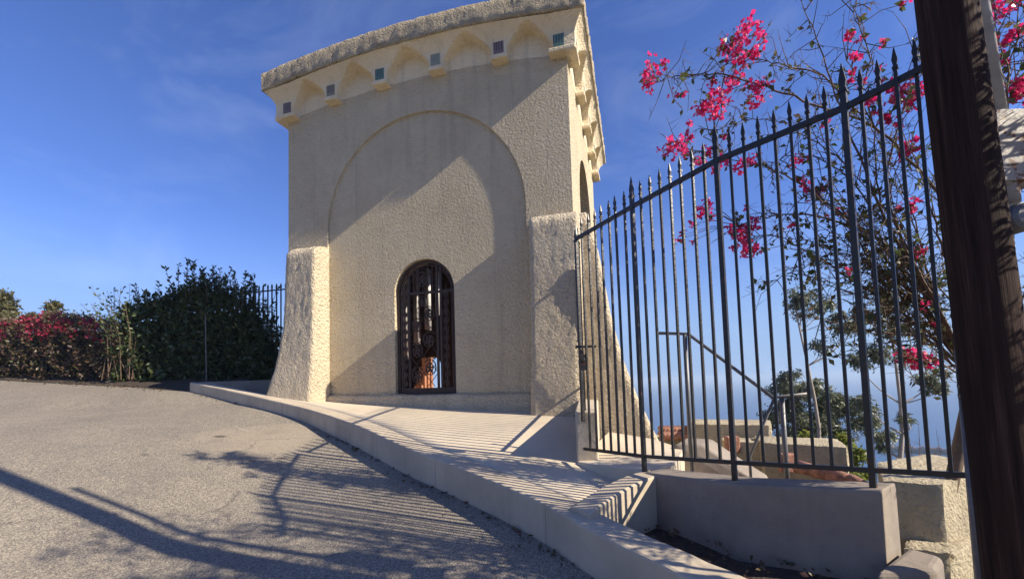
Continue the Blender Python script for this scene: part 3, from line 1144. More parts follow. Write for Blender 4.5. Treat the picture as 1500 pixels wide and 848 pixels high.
a0, a1, a2 = at(1296, 705, 3.75), at(1378, 716, 3.55), at(1420, 700, 4.0)
rough_block('masonry_block', [(a0.x, a0.y), (a1.x, a1.y), (a2.x + 0.4, a2.y + 0.1), (a2.x + 0.5, a2.y + 0.9), (a0.x + 0.55, a0.y + 0.75)], -0.5, 0.70,
            "large cream masonry block behind the planter wall's right end, beside the pole", jit=0.007)
b0, b1 = at(1325, 790, 3.5), at(1395, 800, 3.35)
rough_block('masonry_block', [(b0.x, b0.y), (b1.x, b1.y), (b1.x + 0.45, b1.y + 0.25), (b0.x + 0.5, b0.y + 0.5)], -0.8, 0.245,
            "cracked cream masonry footing below the large block beside the pole", jit=0.009)
def blk(px0, py0, d0, px1, py1, d1, dep, label, m='stone', jit=0.006, down=1.6):
    a, c = at(px0, py0, d0), at(px1, py1, d1)
    zt = (a.z + c.z) / 2
    rough_block('masonry_block', [(a.x, a.y), (c.x, c.y), (c.x + dep * 0.55, c.y + dep), (a.x + dep * 0.35, a.y + dep)], zt - down, zt, label, m, jit)


blk(1015, 618, 8.2, 1130, 626, 7.6, 0.9, "cream masonry block left of the handrail post, beyond the fence")
blk(1062, 645, 7.2, 1150, 652, 6.8, 0.5, "lower cream masonry ledge standing in front of the handrail brace", jit=0.008)
blk(1120, 652, 6.6, 1242, 652, 6.0, 0.8, "square rough cream masonry block right of the handrail, before the eucalyptus")
# concrete flare behind the parapet
b = MB()
w0 = [at(972, 676, 5.6), at(990, 650, 5.6), at(1030, 652, 5.5), at(1085, 690, 5.2), at(1120, 712, 5.0)]
b.prism([(p.x, p.y, p.z) for p in w0] + [(w0[-1].x, w0[-1].y, 0.2), (w0[0].x, w0[0].y, 0.2)],
        [(p.x + 0.35, p.y + 0.55, p.z) for p in w0] + [(w0[-1].x + 0.35, w0[-1].y + 0.55, 0.2), (w0[0].x + 0.35, w0[0].y + 0.55, 0.2)])
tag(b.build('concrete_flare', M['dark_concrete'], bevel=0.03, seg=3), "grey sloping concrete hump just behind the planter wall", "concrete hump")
b = MB()
w0 = [at(868, 650, 7.4), at(885, 642, 7.4), at(908, 642, 7.4), at(950, 664, 7.0)]
b.prism([(p.x, p.y, p.z) for p in w0] + [(w0[-1].x, w0[-1].y, 0.5), (w0[0].x, w0[0].y, 0.5)],
        [(p.x + 0.2, p.y + 0.5, p.z) for p in w0] + [(w0[-1].x + 0.2, w0[-1].y + 0.5, 0.5), (w0[0].x + 0.2, w0[0].y + 0.5, 0.5)])
tag(b.build('concrete_flare', M['dark_concrete'], bevel=0.02), "pale smooth concrete haunch against the tower's right buttress", "concrete hump")
# terracotta coping pipes and roof tiles
cop = thing('clay_coping', "pink clay barrel-tile coping running down beyond the planter wall", "coping")
pts = [at(1168, 683, 5.6), at(1192, 689, 5.4), at(1216, 695, 5.2), at(1244, 704, 5.0), at(1275, 718, 4.8)]
for a, c in zip(pts, pts[1:]):
    b = MB()
    d = (c - a)
    b.tube([a, a + d * 1.12], [0.085, 0.072], 14)
    b.build('coping_tile', M['terracotta'], cop, smooth=True)
ct = thing('clay_roof', "low roof of red clay barrel tiles with a rubble edge, left of the masonry blocks", "tiled roof")
for k in range(9):
    b = MB()
    for r in range(2):
        a = at(975 + k * 5.5, 632 + r * 8, 8.6 - r * 0.25)
        b.tube([a + Vector((0, 0.3, 0.04)), a], [0.055, 0.07], 10)
    b.build('roof_tile', M['terracotta'], ct, smooth=True)
b = MB()
a, c = at(968, 645, 8.45), at(1024, 645, 8.45)
b.box((a.x, a.y + 0.05, a.z - 1.2), (c.x, a.y + 0.9, a.z))
b.build('wall', M['stone'], ct)
for (px, py, d0) in ((1058, 640, 7.5), (1132, 664, 6.6)):
    b = MB()
    a = at(px, py, d0)
    b.box((a.x - 0.12, a.y - 0.42, a.z - 0.20), (a.x + 0.09, a.y - 0.30, a.z + 0.06))
    tag(b.build('clay_slab', M['terracotta'], bevel=0.02),
        "red clay panel on the far masonry block's face" if px < 1100 else "small red clay panel by the handrail brace's foot", "clay slab")

# ------------------------------------------------------------------ iron fence on the planter wall
fence = thing('iron_fence', "tall black iron fence of spear-topped pickets on the planter wall", "fence", (1.26, 4.23, 0.742))
FT = Vector(fence.location)
G = [((0.78, 5.04), 3.242, 0.843), ((1.215, 4.235), 3.281, 0.877), ((1.69, 3.475), 3.337, 0.940), ((2.285, 2.885), 3.382, 0.977), ((2.62, 2.45), 3.435, 1.015)]


def spear(w, h, collar):
    """spear point with a collar, base at the origin"""
    b = MB()
    s = collar
    b.box((-s, -s, -0.035), (s, s, -0.018))
    b.loft([[(-s * .55, -s * .55, -0.018), (s * .55, -s * .55, -0.018), (s * .55, s * .55, -0.018), (-s * .55, s * .55, -0.018)],
            [(-w, -w * .6, h * 0.25), (w, -w * .6, h * 0.25), (w, w * .6, h * 0.25), (-w, w * .6, h * 0.25)],
            [(-.002, -.002, h), (.002, -.002, h), (.002, .002, h), (-.002, .002, h)]])
    return b


picket_m, post_m, sp_m, sp2_m = {}, None, None, None


def bar(name, w, x, y, z0, z1, yaw, m, parent):
    b = MB()
    b.box((-w, -w, 0), (w, w, z1 - z0))
    o = b.build(name, m, parent)
    o.location = Vector((x, y, z0)) - Vector(parent.location)
    o.rotation_euler = (0, 0, yaw)
    return o


def make_fence(root, G, npk, post_w, pk_w, posts, tops, low):
    first = {}
    for i, ((p, zt, zb)) in enumerate(G):
        if i + 1 < len(G):
            (p2, zt2, zb2) = G[i + 1]
            yaw = math.atan2(p2[1] - p[1], p2[0] - p[0])
        if i in posts:
            z0, tip = low[i], tops[i]
            o = bar('post', post_w, p[0], p[1], z0, zt + tip - 0.13, yaw, M['iron'], root)
            if 'ps' not in first:
                s = spear(post_w * 1.25, 0.17, post_w * 1.35).build('spear_finial', M['iron'], o)
                first['ps'] = s
            else:
                s = first['ps'].copy()
                C.objects.link(s)
                s.parent = o
            s.location = (0, 0, zt + tip - 0.13 - z0)
        if i + 1 == len(G): break
        for nm, za, zc, hw in (('top_rail', zt, zt2, 0.019), ('bottom_rail', zb, zb2, 0.016)):
            b = MB()
            a = Vector((p[0], p[1], za)) - Vector(root.location)
            c = Vector((p2[0], p2[1], zc)) - Vector(root.location)
            s = Vector((0, 0, hw))
            w = Vector((-math.sin(yaw), math.cos(yaw), 0)) * hw * 0.8
            b.prism([a - s - w, a - s + w, a + s + w, a + s - w], [c - s - w, c - s + w, c + s + w, c + s - w])
            b.build(nm, M['iron'], root)
        for k in range(1, npk[i] + 1):
            t = k / (npk[i] + 1)
            x, y = p[0] + (p2[0] - p[0]) * t, p[1] + (p2[1] - p[1]) * t
            zt_k, zb_k = zt + (zt2 - zt) * t, zb + (zb2 - zb) * t
            o = bar('picket', pk_w, x, y, zb_k, zt_k + 0.085, yaw + rng.normal() * 0.05, M['iron'], root)
            o.rotation_euler[0] = rng.normal() * 0.003
            if 'pk' not in first:
                s = spear(pk_w * 1.55, 0.105, pk_w * 1.5).build('spear_finial', M['iron'], o)
                first['pk'] = s
            else:
                s = first['pk'].copy()
                C.objects.link(s)
                s.parent = o
            s.location = (0, 0, zt_k + 0.085 - zb_k + 0.02)


make_fence(fence, G, [7, 7, 7, 5], 0.0175, 0.0096, {0, 1, 2, 3}, {0: 0.13, 1: 0.26, 2: 0.26, 3: 0.27}, {0: 1.15, 1: 0.73, 2: 0.795, 3: 0.86})
# latch and lock of the first panel
b = MB()
lp = at(866, 507, 4.95) - FT
b.box((lp.x - 0.17, lp.y + 0.02, lp.z - 0.014), (lp.x + 0.06, lp.y + 0.05, lp.z + 0.014))
b.build('latch', M['iron'], fence)
b = MB()
lp = at(853, 528, 4.98) - FT
b.box((lp.x - 0.03, lp.y - 0.05, lp.z - 0.11), (lp.x + 0.03, lp.y + 0.02, lp.z + 0.07))
b.tube([(lp.x, lp.y - 0.05, lp.z), (lp.x, lp.y - 0.085, lp.z)], 0.022, 10)
b.build('lock', M['iron'], fence, bevel=0.005)

# gate panel on the short wall, seen almost edge-on
gate = thing('iron_gate', "black iron gate panel seen almost edge-on, on the short wall before the tower's right buttress", "gate", (0.81, 5.12, 1.27))
make_fence(gate, [((0.815, 5.14), 3.22, 1.42), ((1.16, 7.36), 3.42, 1.52)], [18], 0.0185, 0.0105, {0, 1}, {0: 0.15, 1: 0.15}, {0: 1.20, 1: 1.20})

# handrail behind the fence
hr = thing('handrail', "bent grey pipe handrail on posts sloping down behind the fence", "handrail", (1.9, 4.9, 0.7))
HT = Vector(hr.location)
line = [at(963, 488, 5.1), at(1008, 489, 4.95), at(1132, 582, 4.45), at(1182, 577, 4.3)]
b = MB()
b.tube([p - HT for p in line], 0.019, 8)
b.build('rail', M['pipe'], hr, smooth=True)
for px0, py0, d0, zb in ((1003, 490, 4.96, 0.55), (1145, 582, 4.42, 0.4)):
    b = MB()
    a = at(px0, py0, d0) - HT
    b.tube([(a.x, a.y, zb - HT.z), a], 0.024, 8)
    b.build('post', M['pipe'], hr, smooth=True)
b = MB()
a, c = at(1134, 584, 4.45) - HT, at(1098, 668, 4.75) - HT
b.tube([a, c, c - Vector((0.0, 0, 0.5))], 0.016, 6)
b.build('brace', M['pipe'], hr, smooth=True)

# fence behind the hedge, far left
f2 = thing('iron_fence', "far black iron fence of thin pickets between the dark hedge and the tower", "fence", (-8.2, 13.5, 2.0))
G2 = [((-10.4, 13.6), 4.50, 2.35), ((-7.86, 13.5), 4.63, 2.30), ((-5.5, 13.4), 4.76, 2.25)]
make_fence(f2, G2, [17, 16], 0.035, 0.016, {0, 1, 2}, {0: 0.27, 1: 0.27, 2: 0.27}, {0: 1.6, 1: 1.6, 2: 1.6})

# thin stake in front of the hedge
b = MB()
a, c = at(303, 560, 10.5), at(301, 462, 10.5)
b.tube([(a.x, a.y, 1.4), (c.x, c.y, c.z)], 0.013, 6)
tag(b.build('stake', M['pipe']), "thin upright grey metal stake in front of the dark hedge", "stake")

# ------------------------------------------------------------------ utility pole with its box and pipes
PX, PY = 2.345, 2.12
b = MB()
rings = []
for k in range(60):
    z = -0.6 + 9.6 * k / 59
    r = 0.130 - 0.0042 * k * 9.6 / 59
    rings.append([(r * (1 + 0.015 * noise1(a * 3 + z, 2)) * math.cos(2 * PI * a / 28), r * (1 + 0.015 * noise1(a * 3 + z, 2)) * math.sin(2 * PI * a / 28), z) for a in range(28)])
b.loft(rings)
o = b.build('utility_pole', M['pole'], smooth=True)
o.location = (PX, PY, 0)
o.rotation_euler = (0, -0.034, 0)
tag(o, "thick dark tarred timber utility pole at the right edge", "utility pole")
con = thing('meter_box', "rust-spotted pale metal meter box fixed to the timber pole", "meter box", (PX + 0.19, PY - 0.02, 2.45))
MTn = Vector(con.location)
b = MB()
b0, b1 = at(1452, 160, 2.22), at(1512, 268, 2.22)
b.box((b0.x - MTn.x, b0.y - MTn.y, b1.z - MTn.z), (b1.x + 0.05 - MTn.x, b0.y + 0.14 - MTn.y, b0.z - MTn.z))
b.build('box_body', M['boxmetal'], con, bevel=0.008)
b = MB()
b.box((b0.x + 0.008 - MTn.x, b0.y - 0.012 - MTn.y, b1.z + 0.01 - MTn.z), (b1.x + 0.04 - MTn.x, b0.y - 0.003 - MTn.y, b0.z - 0.008 - MTn.z))
b.build('box_cover', M['boxmetal'], con, bevel=0.004)
b = MB()
mpos = at(1497, 318, 2.2) - MTn
b.tube([mpos + Vector((0, 0.14, 0)), mpos, mpos + Vector((0, -0.02, 0)), mpos + Vector((0, -0.03, 0))], [0.075, 0.075, 0.07, 0.05], 24)
b.build('meter_dial', M['pipe'], con, smooth=False)
b = MB()
p_ = at(1482, 282, 2.24) - MTn
b.tube([p_ + Vector((0.01, 0.02, 0.12)), p_ + Vector((0.01, 0.02, -0.05))], 0.04, 12)
b.build('meter_socket', M['boxmetal'], con, smooth=True)
b = MB()
a, c = at(1463, 165, 2.25) - MTn, at(1434, 0, 2.25) - MTn
b.tube([a - Vector((0, 0, 0.02)), (c + a * 0) if False else Vector((a.x - 0.15, a.y, a.z + 2.4))], 0.034, 14)
b.build('conduit', M['conduit'], con, smooth=True)
b = MB()
a = at(1494, 372, 2.2) - MTn
b.tube([a + Vector((0, 0.04, 0.12)), a + Vector((0, 0.04, -2.2))], 0.019, 10)
b.build('conduit', M['conduit'], con, smooth=True)
b = MB()
for zz in (3.6, 1.5):
    b.box((a.x - 0.035, a.y + 0.02, zz - MTn.z), (a.x + 0.035, a.y + 0.07, zz + 0.03 - MTn.z))
b.build('pipe_strap', M['pipe'], con)
# grey pipe post at the fence end
pp = at(1424, 690, 2.52)
b = MB()
b.tube([(pp.x, pp.y, -0.5), (pp.x, pp.y, 1.72)], 0.030, 14)
tag(b.build('pipe_post', M['pipe'], smooth=True), "grey steel pipe post standing just left of the timber pole", "post")
chain = thing('chain', "rusty chain hanging down between the last picket and the timber pole", "chain", (pp.x - 0.05, pp.y - 0.03, 2.1))
CTn = Vector(chain.location)
b = MB()
ring = [(0.010 * math.cos(a * PI / 6), 0, 0.018 * math.sin(a * PI / 6)) for a in range(13)]
b.tube(ring, 0.0035, 5, cap=False)
lk = b.build('chain_link', M['rust_iron'], chain, smooth=True)
for k in range(24):
    l2 = lk if k == 0 else lk.copy()
    if k: C.objects.link(l2)
    l2.parent = chain
    l2.location = (0.012 * math.sin(k * 0.5), 0.006 * math.cos(k), -0.028 * k)
    l2.rotation_euler = (0, 0, (k % 2) * PI / 2 + 0.3)
wire = MB()
P = []
for k in range(50):
    z = 1.5 - 0.03 * k
    P.append((pp.x + 0.045 + 0.012 * noise1(k * 0.9, 1), pp.y - 0.02 + 0.012 * noise1(k * 0.8, 5), z))
wire.tube(P, 0.003, 5)
for k in range(6):
    q_ = Vector(P[4 + k * 7])
    a = k * 1.3
    v_ = Vector((math.cos(a), math.sin(a), 0.4)) * 0.035
    wire.tube([q_ - v_, q_ + v_], 0.002, 4)
tag(wire.build('barbed_wire', M['rust_iron']), "loose rusty barbed wire strand between pipe post and timber pole", "wire")

# ------------------------------------------------------------------ plants
def cloud(n, fn):
    """n accepted points"""
    P = []
    while len(P) < n:
        p = fn()
        if p is not None: P.append(p)
    return np.array(P)


def envelope(tab, x):
    return interp(tab, x)


def hedge(name, label, base_l, base_r, depth, tops, n, m, size, cat, shoots=0, seed=0.0, group=None):
    """clipped-looking but shaggy mass of leaves; tops is (fraction along, height) table"""
    root = thing(name, label, cat, base_l, 0, group)
    bl, br = Vector(base_l), Vector(base_r)
    ax = br - bl
    back = Vector((-ax.y, ax.x, 0)).normalized() * depth
    if back.y < 0: back = -back

    def fn():
        t, v = random.random(), random.random() ** 1.6
        h = envelope(tops, t)
        hh = h * (1 + 0.07 * noise1(t * 23, seed) + 0.05 * noise1(t * 57, seed + 3))
        shell = random.random()
        w = random.random()
        if shell < 0.62:
            v, w = (abs(random.gauss(0, 0.10)), random.random())
        elif shell < 0.9:
            w = 1 - abs(random.gauss(0, 0.10))
        if w < 0.02 or w > 1.05: return None
        lean = 0.16 * depth * (w ** 3)
        bulge = 0.13 * noise1(t * 31 + w * 5, seed) + 0.10 * noise1(w * 9 + t * 17, seed + 1)
        p = bl + ax * t + back * (v + (lean + bulge) / depth) + Vector((0, 0, hh * w))
        if noise1(t * 40 + w * 11, seed + 8) * noise1(w * 15 - t * 26, seed + 5) > 0.42: return None
        return p - bl
    P = cloud(n, fn)
    D = rng.normal(size=P.shape) + np.array([0.1, -0.5, 0.35])
    leaf_mesh('foliage', P, D, size, m, root, 0.55)
    b = MB()
    for k in range(int(14 + ax.length * 4)):
        t = random.random()
        p = ax * t + back * random.uniform(0.2, 0.8)
        h = envelope(tops, t)
        q = [p, p + Vector((random.gauss(0, 0.1), random.gauss(0, 0.1), h * 0.5)), p + Vector((random.gauss(0, 0.2), random.gauss(0, 0.15), h * 0.95))]
        b.tube(q, [0.022, 0.014, 0.006], 5)
    b.build('stems', M['bark'], root)
    # solid dark filler added inside so that no light leaks straight through
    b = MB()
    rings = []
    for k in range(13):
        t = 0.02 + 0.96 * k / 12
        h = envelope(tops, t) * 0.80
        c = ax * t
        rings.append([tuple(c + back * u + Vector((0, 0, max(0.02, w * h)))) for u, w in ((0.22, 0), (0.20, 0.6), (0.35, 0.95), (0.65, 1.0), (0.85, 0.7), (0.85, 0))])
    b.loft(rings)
    b.build('light_block_core', M['blockcore'], root, smooth=True)
    return root, bl, ax, back


M['blockcore'] = plain("dark_light_block_filler", (0.025, 0.028, 0.014), 0.95, 0, 0.6, 14, 0.05, 18)  # dark colour of the light-blocking filler inside the hedges


def gpt(px, py, y=None):
    """where the ray of a measured ground point meets the road"""
    for k in range(3000):
        yy_ = 2 + k * 0.005
        p = at(px, py, yy_)
        if p.z <= zr(yy_): return Vector((p.x, p.y, zr(yy_)))


hA, hB = Vector((-9.85, 12.0, 1.80)), Vector((-6.75, 11.75, 1.70))
hl = at(165, 566, 11.0)
dark_l = Vector((hl.x, 11.0, zr(11.0)))
hr_ = at(412, 566, 11.0)
dark_r = Vector((hr_.x, 11.0, zr(11.0) - 0.2))
# heights along the dark hedge from measured tops
tp = []
for px, py in ((165, 470), (190, 452), (220, 440), (250, 428), (285, 420), (320, 424), (350, 436), (372, 455), (392, 495), (405, 520)):
    p = at(px, py, 11.4)
    tp.append(((p.x - dark_l.x) / (dark_r.x - dark_l.x), p.z - dark_l.z))
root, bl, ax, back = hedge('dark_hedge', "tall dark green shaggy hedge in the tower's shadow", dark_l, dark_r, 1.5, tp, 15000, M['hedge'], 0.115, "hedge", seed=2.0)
# upright leafy shoots on top of it
P, D, st = [], [], MB()
for k in range(135):
    t = min(0.97, max(0.03, random.betavariate(1.6, 1.6)))
    h0 = envelope(tp, t)
    p0 = ax * t + back * random.uniform(0.1, 0.9) + Vector((0, 0, h0 * 0.86))
    Ls = random.uniform(0.40, 1.15) * (1.0 if 0.25 < t < 0.75 else 0.75)
    lean = Vector((random.gauss(-0.12 if t < 0.35 else 0.05, 0.22), random.gauss(0, 0.12), 1)).normalized()
    st.tube([p0, p0 + lean * Ls], [0.010, 0.004], 4)
    for j in range(int(Ls * 42)):
        s = random.uniform(0.15, 1.03)
        a = random.uniform(0, 2 * PI)
        P.append(p0 + lean * Ls * s)
        D.append(Vector((math.cos(a), math.sin(a), 0.8)))
leaf_mesh('shoot_leaves', P, D, 0.095, M['hedge'], root, 0.5)
st.build('shoot_stems', M['bark'], root)
# pale young bush at its left end
yb = at(158, 566, 10.9)
root = thing('young_shrub', "pale green wispy shrub between the red-flowered hedge and the dark hedge", "shrub", (yb.x, 10.9, zr(10.9)))
P, D, st = [], [], MB()
for k in range(46):
    a = at(random.uniform(150, 205), 560, 11.0)
    p0 = Vector((a.x - yb.x, random.uniform(0, 0.5), 0.1))
    tx, ty = random.uniform(130, 225), random.uniform(415, 480)
    q = at(tx, ty, 11.2)
    p1 = Vector((q.x - yb.x, p0.y + random.gauss(0.2, 0.2), q.z - zr(10.9)))
    mid = p0.lerp(p1, 0.5) + Vector((0.1, 0, 0.15))
    st.tube([p0, mid, p1], [0.010, 0.007, 0.003], 4)
    for j in range(38):
        s = random.uniform(0.25, 1.0)
        c = p0.lerp(mid, s * 2) if s < 0.5 else mid.lerp(p1, s * 2 - 1)
        P.append(c + Vector((random.gauss(0, 0.05), random.gauss(0, 0.05), random.gauss(0, 0.04))))
        D.append(Vector((random.gauss(0, 1), random.gauss(0, 1), 0.5)))
leaf_mesh('foliage', P, D, 0.085, M['shoot'], root, 0.5)
st.build('stems', M['bark'], root)

# red flowered hedge
rl = at(-70, 553, 12.5)
red_l = Vector((rl.x, 12.5, zr(12.5)))
rr_ = at(172, 560, 10.95)
red_r = Vector((rr_.x, 10.95, zr(10.95)))
tr_ = []
for px, py, d in ((-70, 470, 12.6), (0, 466, 12.2), (40, 462, 12.0), (75, 458, 11.7), (110, 464, 11.5), (140, 468, 11.3), (172, 480, 11.1)):
    p = at(px, py, d)
    tr_.append(((p.x - red_l.x) / (red_r.x - red_l.x), p.z - (red_l.z + (red_r.z - red_l.z) * (p.x - red_l.x) / (red_r.x - red_l.x))))
root, bl, ax, back = hedge('bougainvillea_hedge', "brownish hedge topped with a band of red bougainvillea flowers along the road", red_l, red_r, 1.5, tr_, 12000, M['dryleaf'], 0.085, "hedge", seed=5.0)
P, D = [], []
cl = [(random.random(), 0.62 + 0.36 * random.random() ** 0.8) for _ in range(110)]
for t, w in cl:
    h = envelope(tr_, t)
    for j in range(random.randint(4, 22)):
        t2 = t + random.gauss(0, 0.010)
        w2 = min(1.02, w + random.gauss(0, 0.035))
        P.append(ax * t2 + back * (abs(random.gauss(0, 0.05)) - 0.04 + 0.16 * w2 ** 3) + Vector((0, 0, h * w2)))
        D.append(Vector((random.gauss(0, 1), random.gauss(-0.8, 0.6), random.gauss(0.3, 0.8))))
leaf_mesh('blossoms', P, D, 0.075, M['redbract'], root, 0.85)

# olive shrubs behind it
def ball_tree(name, label, cat, clumps, base, m, size, trunk_r, n_per, trunk_m='bark', droop=0.0, aspect=0.5, limbs=True, group=None):
    """tree whose crown is leaf clumps at measured places; limbs reach each clump from the trunk"""
    root = thing(name, label, cat, base, 0, group)
    B = Vector(base)
    P, D = [], []
    tops = sorted(clumps, key=lambda c: -c[0].z)
    for c, r in clumps:
        n_ = int(n_per * (r / clumps[0][1]) ** 2) + 30
        subs = [(Vector((random.gauss(0, 1), random.gauss(0, 1), random.gauss(0, 0.8))).normalized() * r * random.uniform(0.25, 0.95), r * random.uniform(0.22, 0.42)) for _ in range(11)]
        for k in range(n_):
            s, sr = random.choice(subs)
            v = Vector((random.gauss(0, 0.5), random.gauss(0, 0.5), random.gauss(0, 0.42))) * sr
            P.append(c - B + s * 0.9 + v)
            D.append(Vector((random.gauss(0, 1), random.gauss(0, 1), random.gauss(-droop, 0.7))))
    leaf_mesh('crown', P, D, size, m, root, aspect)
    b = MB()
    hi = tops[0][0] - B
    mid = hi * 0.55 + Vector((hi.z * 0.04, 0, 0))
    spine = smooth_line([(0, 0, -0.6), mid * 0.5 + Vector((-0.03 * hi.z, 0, 0)), mid, hi], 4)
    rad = [trunk_r * (1 - 0.85 * k / (len(spine) - 1)) for k in range(len(spine))]
    b.tube(spine, rad, 8)
    if limbs:
        for c, r in clumps[1:]:
            e = c - B
            cand = [k for k in range(len(spine)) if spine[k].z < e.z - 0.25 * (e - spine[k]).length] or [2]
            k = min(cand, key=lambda k: (spine[k] - e).length)
            st_ = spine[k]
            mid_ = st_.lerp(e, 0.5) + Vector((random.gauss(0, 0.1), random.gauss(0, 0.1), -0.08 * (e - st_).length))
            L = smooth_line([st_, mid_, e], 4)
            b.tube(L, [max(0.010, rad[k] * 0.62 * (1 - 0.8 * j / (len(L) - 1))) for j in range(len(L))], 6)
            for _ in range(4):
                d_ = Vector((random.gauss(0, 1), random.gauss(0, 1), random.gauss(0.3, 0.7))).normalized() * r * 0.8
                b.tube([e - d_ * 0.2, e + d_], [0.012, 0.004], 4)
    b.build('trunk', M[trunk_m], root, smooth=True)
    return root


def cl_(px, py, d, rpx):
    return (at(px, py, d), rpx / 650 * d)


g0 = at(82, 470, 14.5)
ball_tree('olive_shrub', "olive green bushy shrub rising behind the red-flowered hedge", "shrub", [cl_(82, 465, 14.5, 22), cl_(60, 470, 14.6, 18), cl_(100, 472, 14.4, 20), cl_(122, 478, 14.3, 14), cl_(80, 448, 14.5, 14)],
          (g0.x, g0.y, zr(13.5)), M['olive'], 0.10, 0.05, 1200)
g0 = at(-12, 470, 19)
ball_tree('olive_tree', "olive brown tree at the left edge, beyond the red-flowered hedge", "tree", [cl_(-8, 440, 19, 20), cl_(8, 458, 19, 18), cl_(-25, 450, 19, 30), cl_(20, 470, 18.5, 16), cl_(45, 476, 18, 14), cl_(5, 480, 18, 20)],
          (g0.x, 19, zr(13.5)), M['olive'], 0.16, 0.12, 1700)

# eucalyptus trees below the fence
def ground(x, y):
    base = zr(min(max(y, -3), 14)) - 0.35
    d = x * 0.55 + y * 0.83
    return max(-75, base - 0.52 * max(0, d - 4.0))


def euc(label, cl, tx, d, n, size=0.20):
    p = at(tx, 640, d)
    ball_tree('eucalyptus_tree', label, "tree", [cl_(*c) for c in cl], (p.x, p.y, ground(p.x, p.y)), M['eucleaf'], size, 0.17, n * 2, 'palebark', 0.9, 0.26, group="eucalyptus trees below the fence")


euc("slender airy eucalyptus with a flat tuft of leaves on top, seen between pickets",
    [(1186, 440, 19, 30), (1162, 437, 19, 20), (1210, 447, 19, 20), (1240, 480, 19, 24), (1201, 507, 19, 16), (1225, 463, 19, 15), (1258, 470, 19, 20)], 1192, 19, 560)
euc("dense dark drooping eucalyptus standing behind the handrail and the square masonry block",
    [(1165, 600, 20, 36), (1150, 560, 20, 26), (1185, 570, 20, 30), (1130, 610, 20, 20), (1215, 590, 20, 30), (1200, 620, 20, 30), (1150, 635, 20, 26), (1240, 600, 20, 26), (1180, 635, 20, 26), (1272, 615, 20, 26), (1235, 632, 20, 24)], 1180, 20, 1500)
euc("open eucalyptus with pale bent limbs nearest the timber pole",
    [(1283, 520, 17, 26), (1250, 530, 17, 16), (1275, 460, 17, 24), (1310, 480, 17, 22), (1368, 555, 17, 24), (1325, 612, 17, 14), (1290, 640, 17, 22), (1345, 520, 17, 15), (1380, 570, 17, 12), (1265, 590, 17, 22), (1300, 440, 17, 22)], 1290, 17, 480)
# pale limbs of the open eucalyptus are part of its trunk mesh (see ball_tree)

g0 = at(1246, 680, 9)
ball_tree('lime_shrub', "bright yellow-green shrub right of the square masonry block", "shrub", [cl_(1245, 660, 9, 18), cl_(1238, 640, 9, 10), cl_(1255, 675, 9, 16), cl_(1240, 690, 9, 18), cl_(1262, 695, 9, 12)],
          (g0.x, g0.y, 0.0 - 1.0), M['limeleaf'], 0.085, 0.03, 500)
g0 = at(1180, 650, 10)
ball_tree('lime_shrub', "small tuft of yellow-green leaves peeping over the square masonry block", "shrub", [cl_(1180, 638, 10, 9), cl_(1172, 642, 10, 6)],
          (g0.x, g0.y, -1.4), M['limeleaf'], 0.08, 0.03, 220)
# dry weed stalks on the large block
wd = thing('dry_weeds', "thin dry leafless weed stalks rising behind the large masonry block", "weeds", (at(1370, 690, 4.6).x, 4.7, 0.6))
b = MB()
wl = Vector(wd.location)
for px, py in ((1322, 610), (1332, 640), (1345, 620), (1372, 635), (1368, 655), (1395, 645), (1402, 640), (1325, 650)):
    a, c = at(px + random.uniform(-4, 10), 705, 5.2) - wl, at(px, py, 5.2) - wl
    m__ = a.lerp(c, 0.6) + Vector((0.02, 0, 0))
    b.tube([a, m__, c], [0.004, 0.003, 0.0015], 4)
    for _ in range(3):
        s = m__.lerp(c, random.random())
        b.tube([s, s + Vector((random.gauss(0, 0.05), 0.02, 0.06))], [0.002, 0.001], 3)
b.build('stalks', M['bark'], wd)

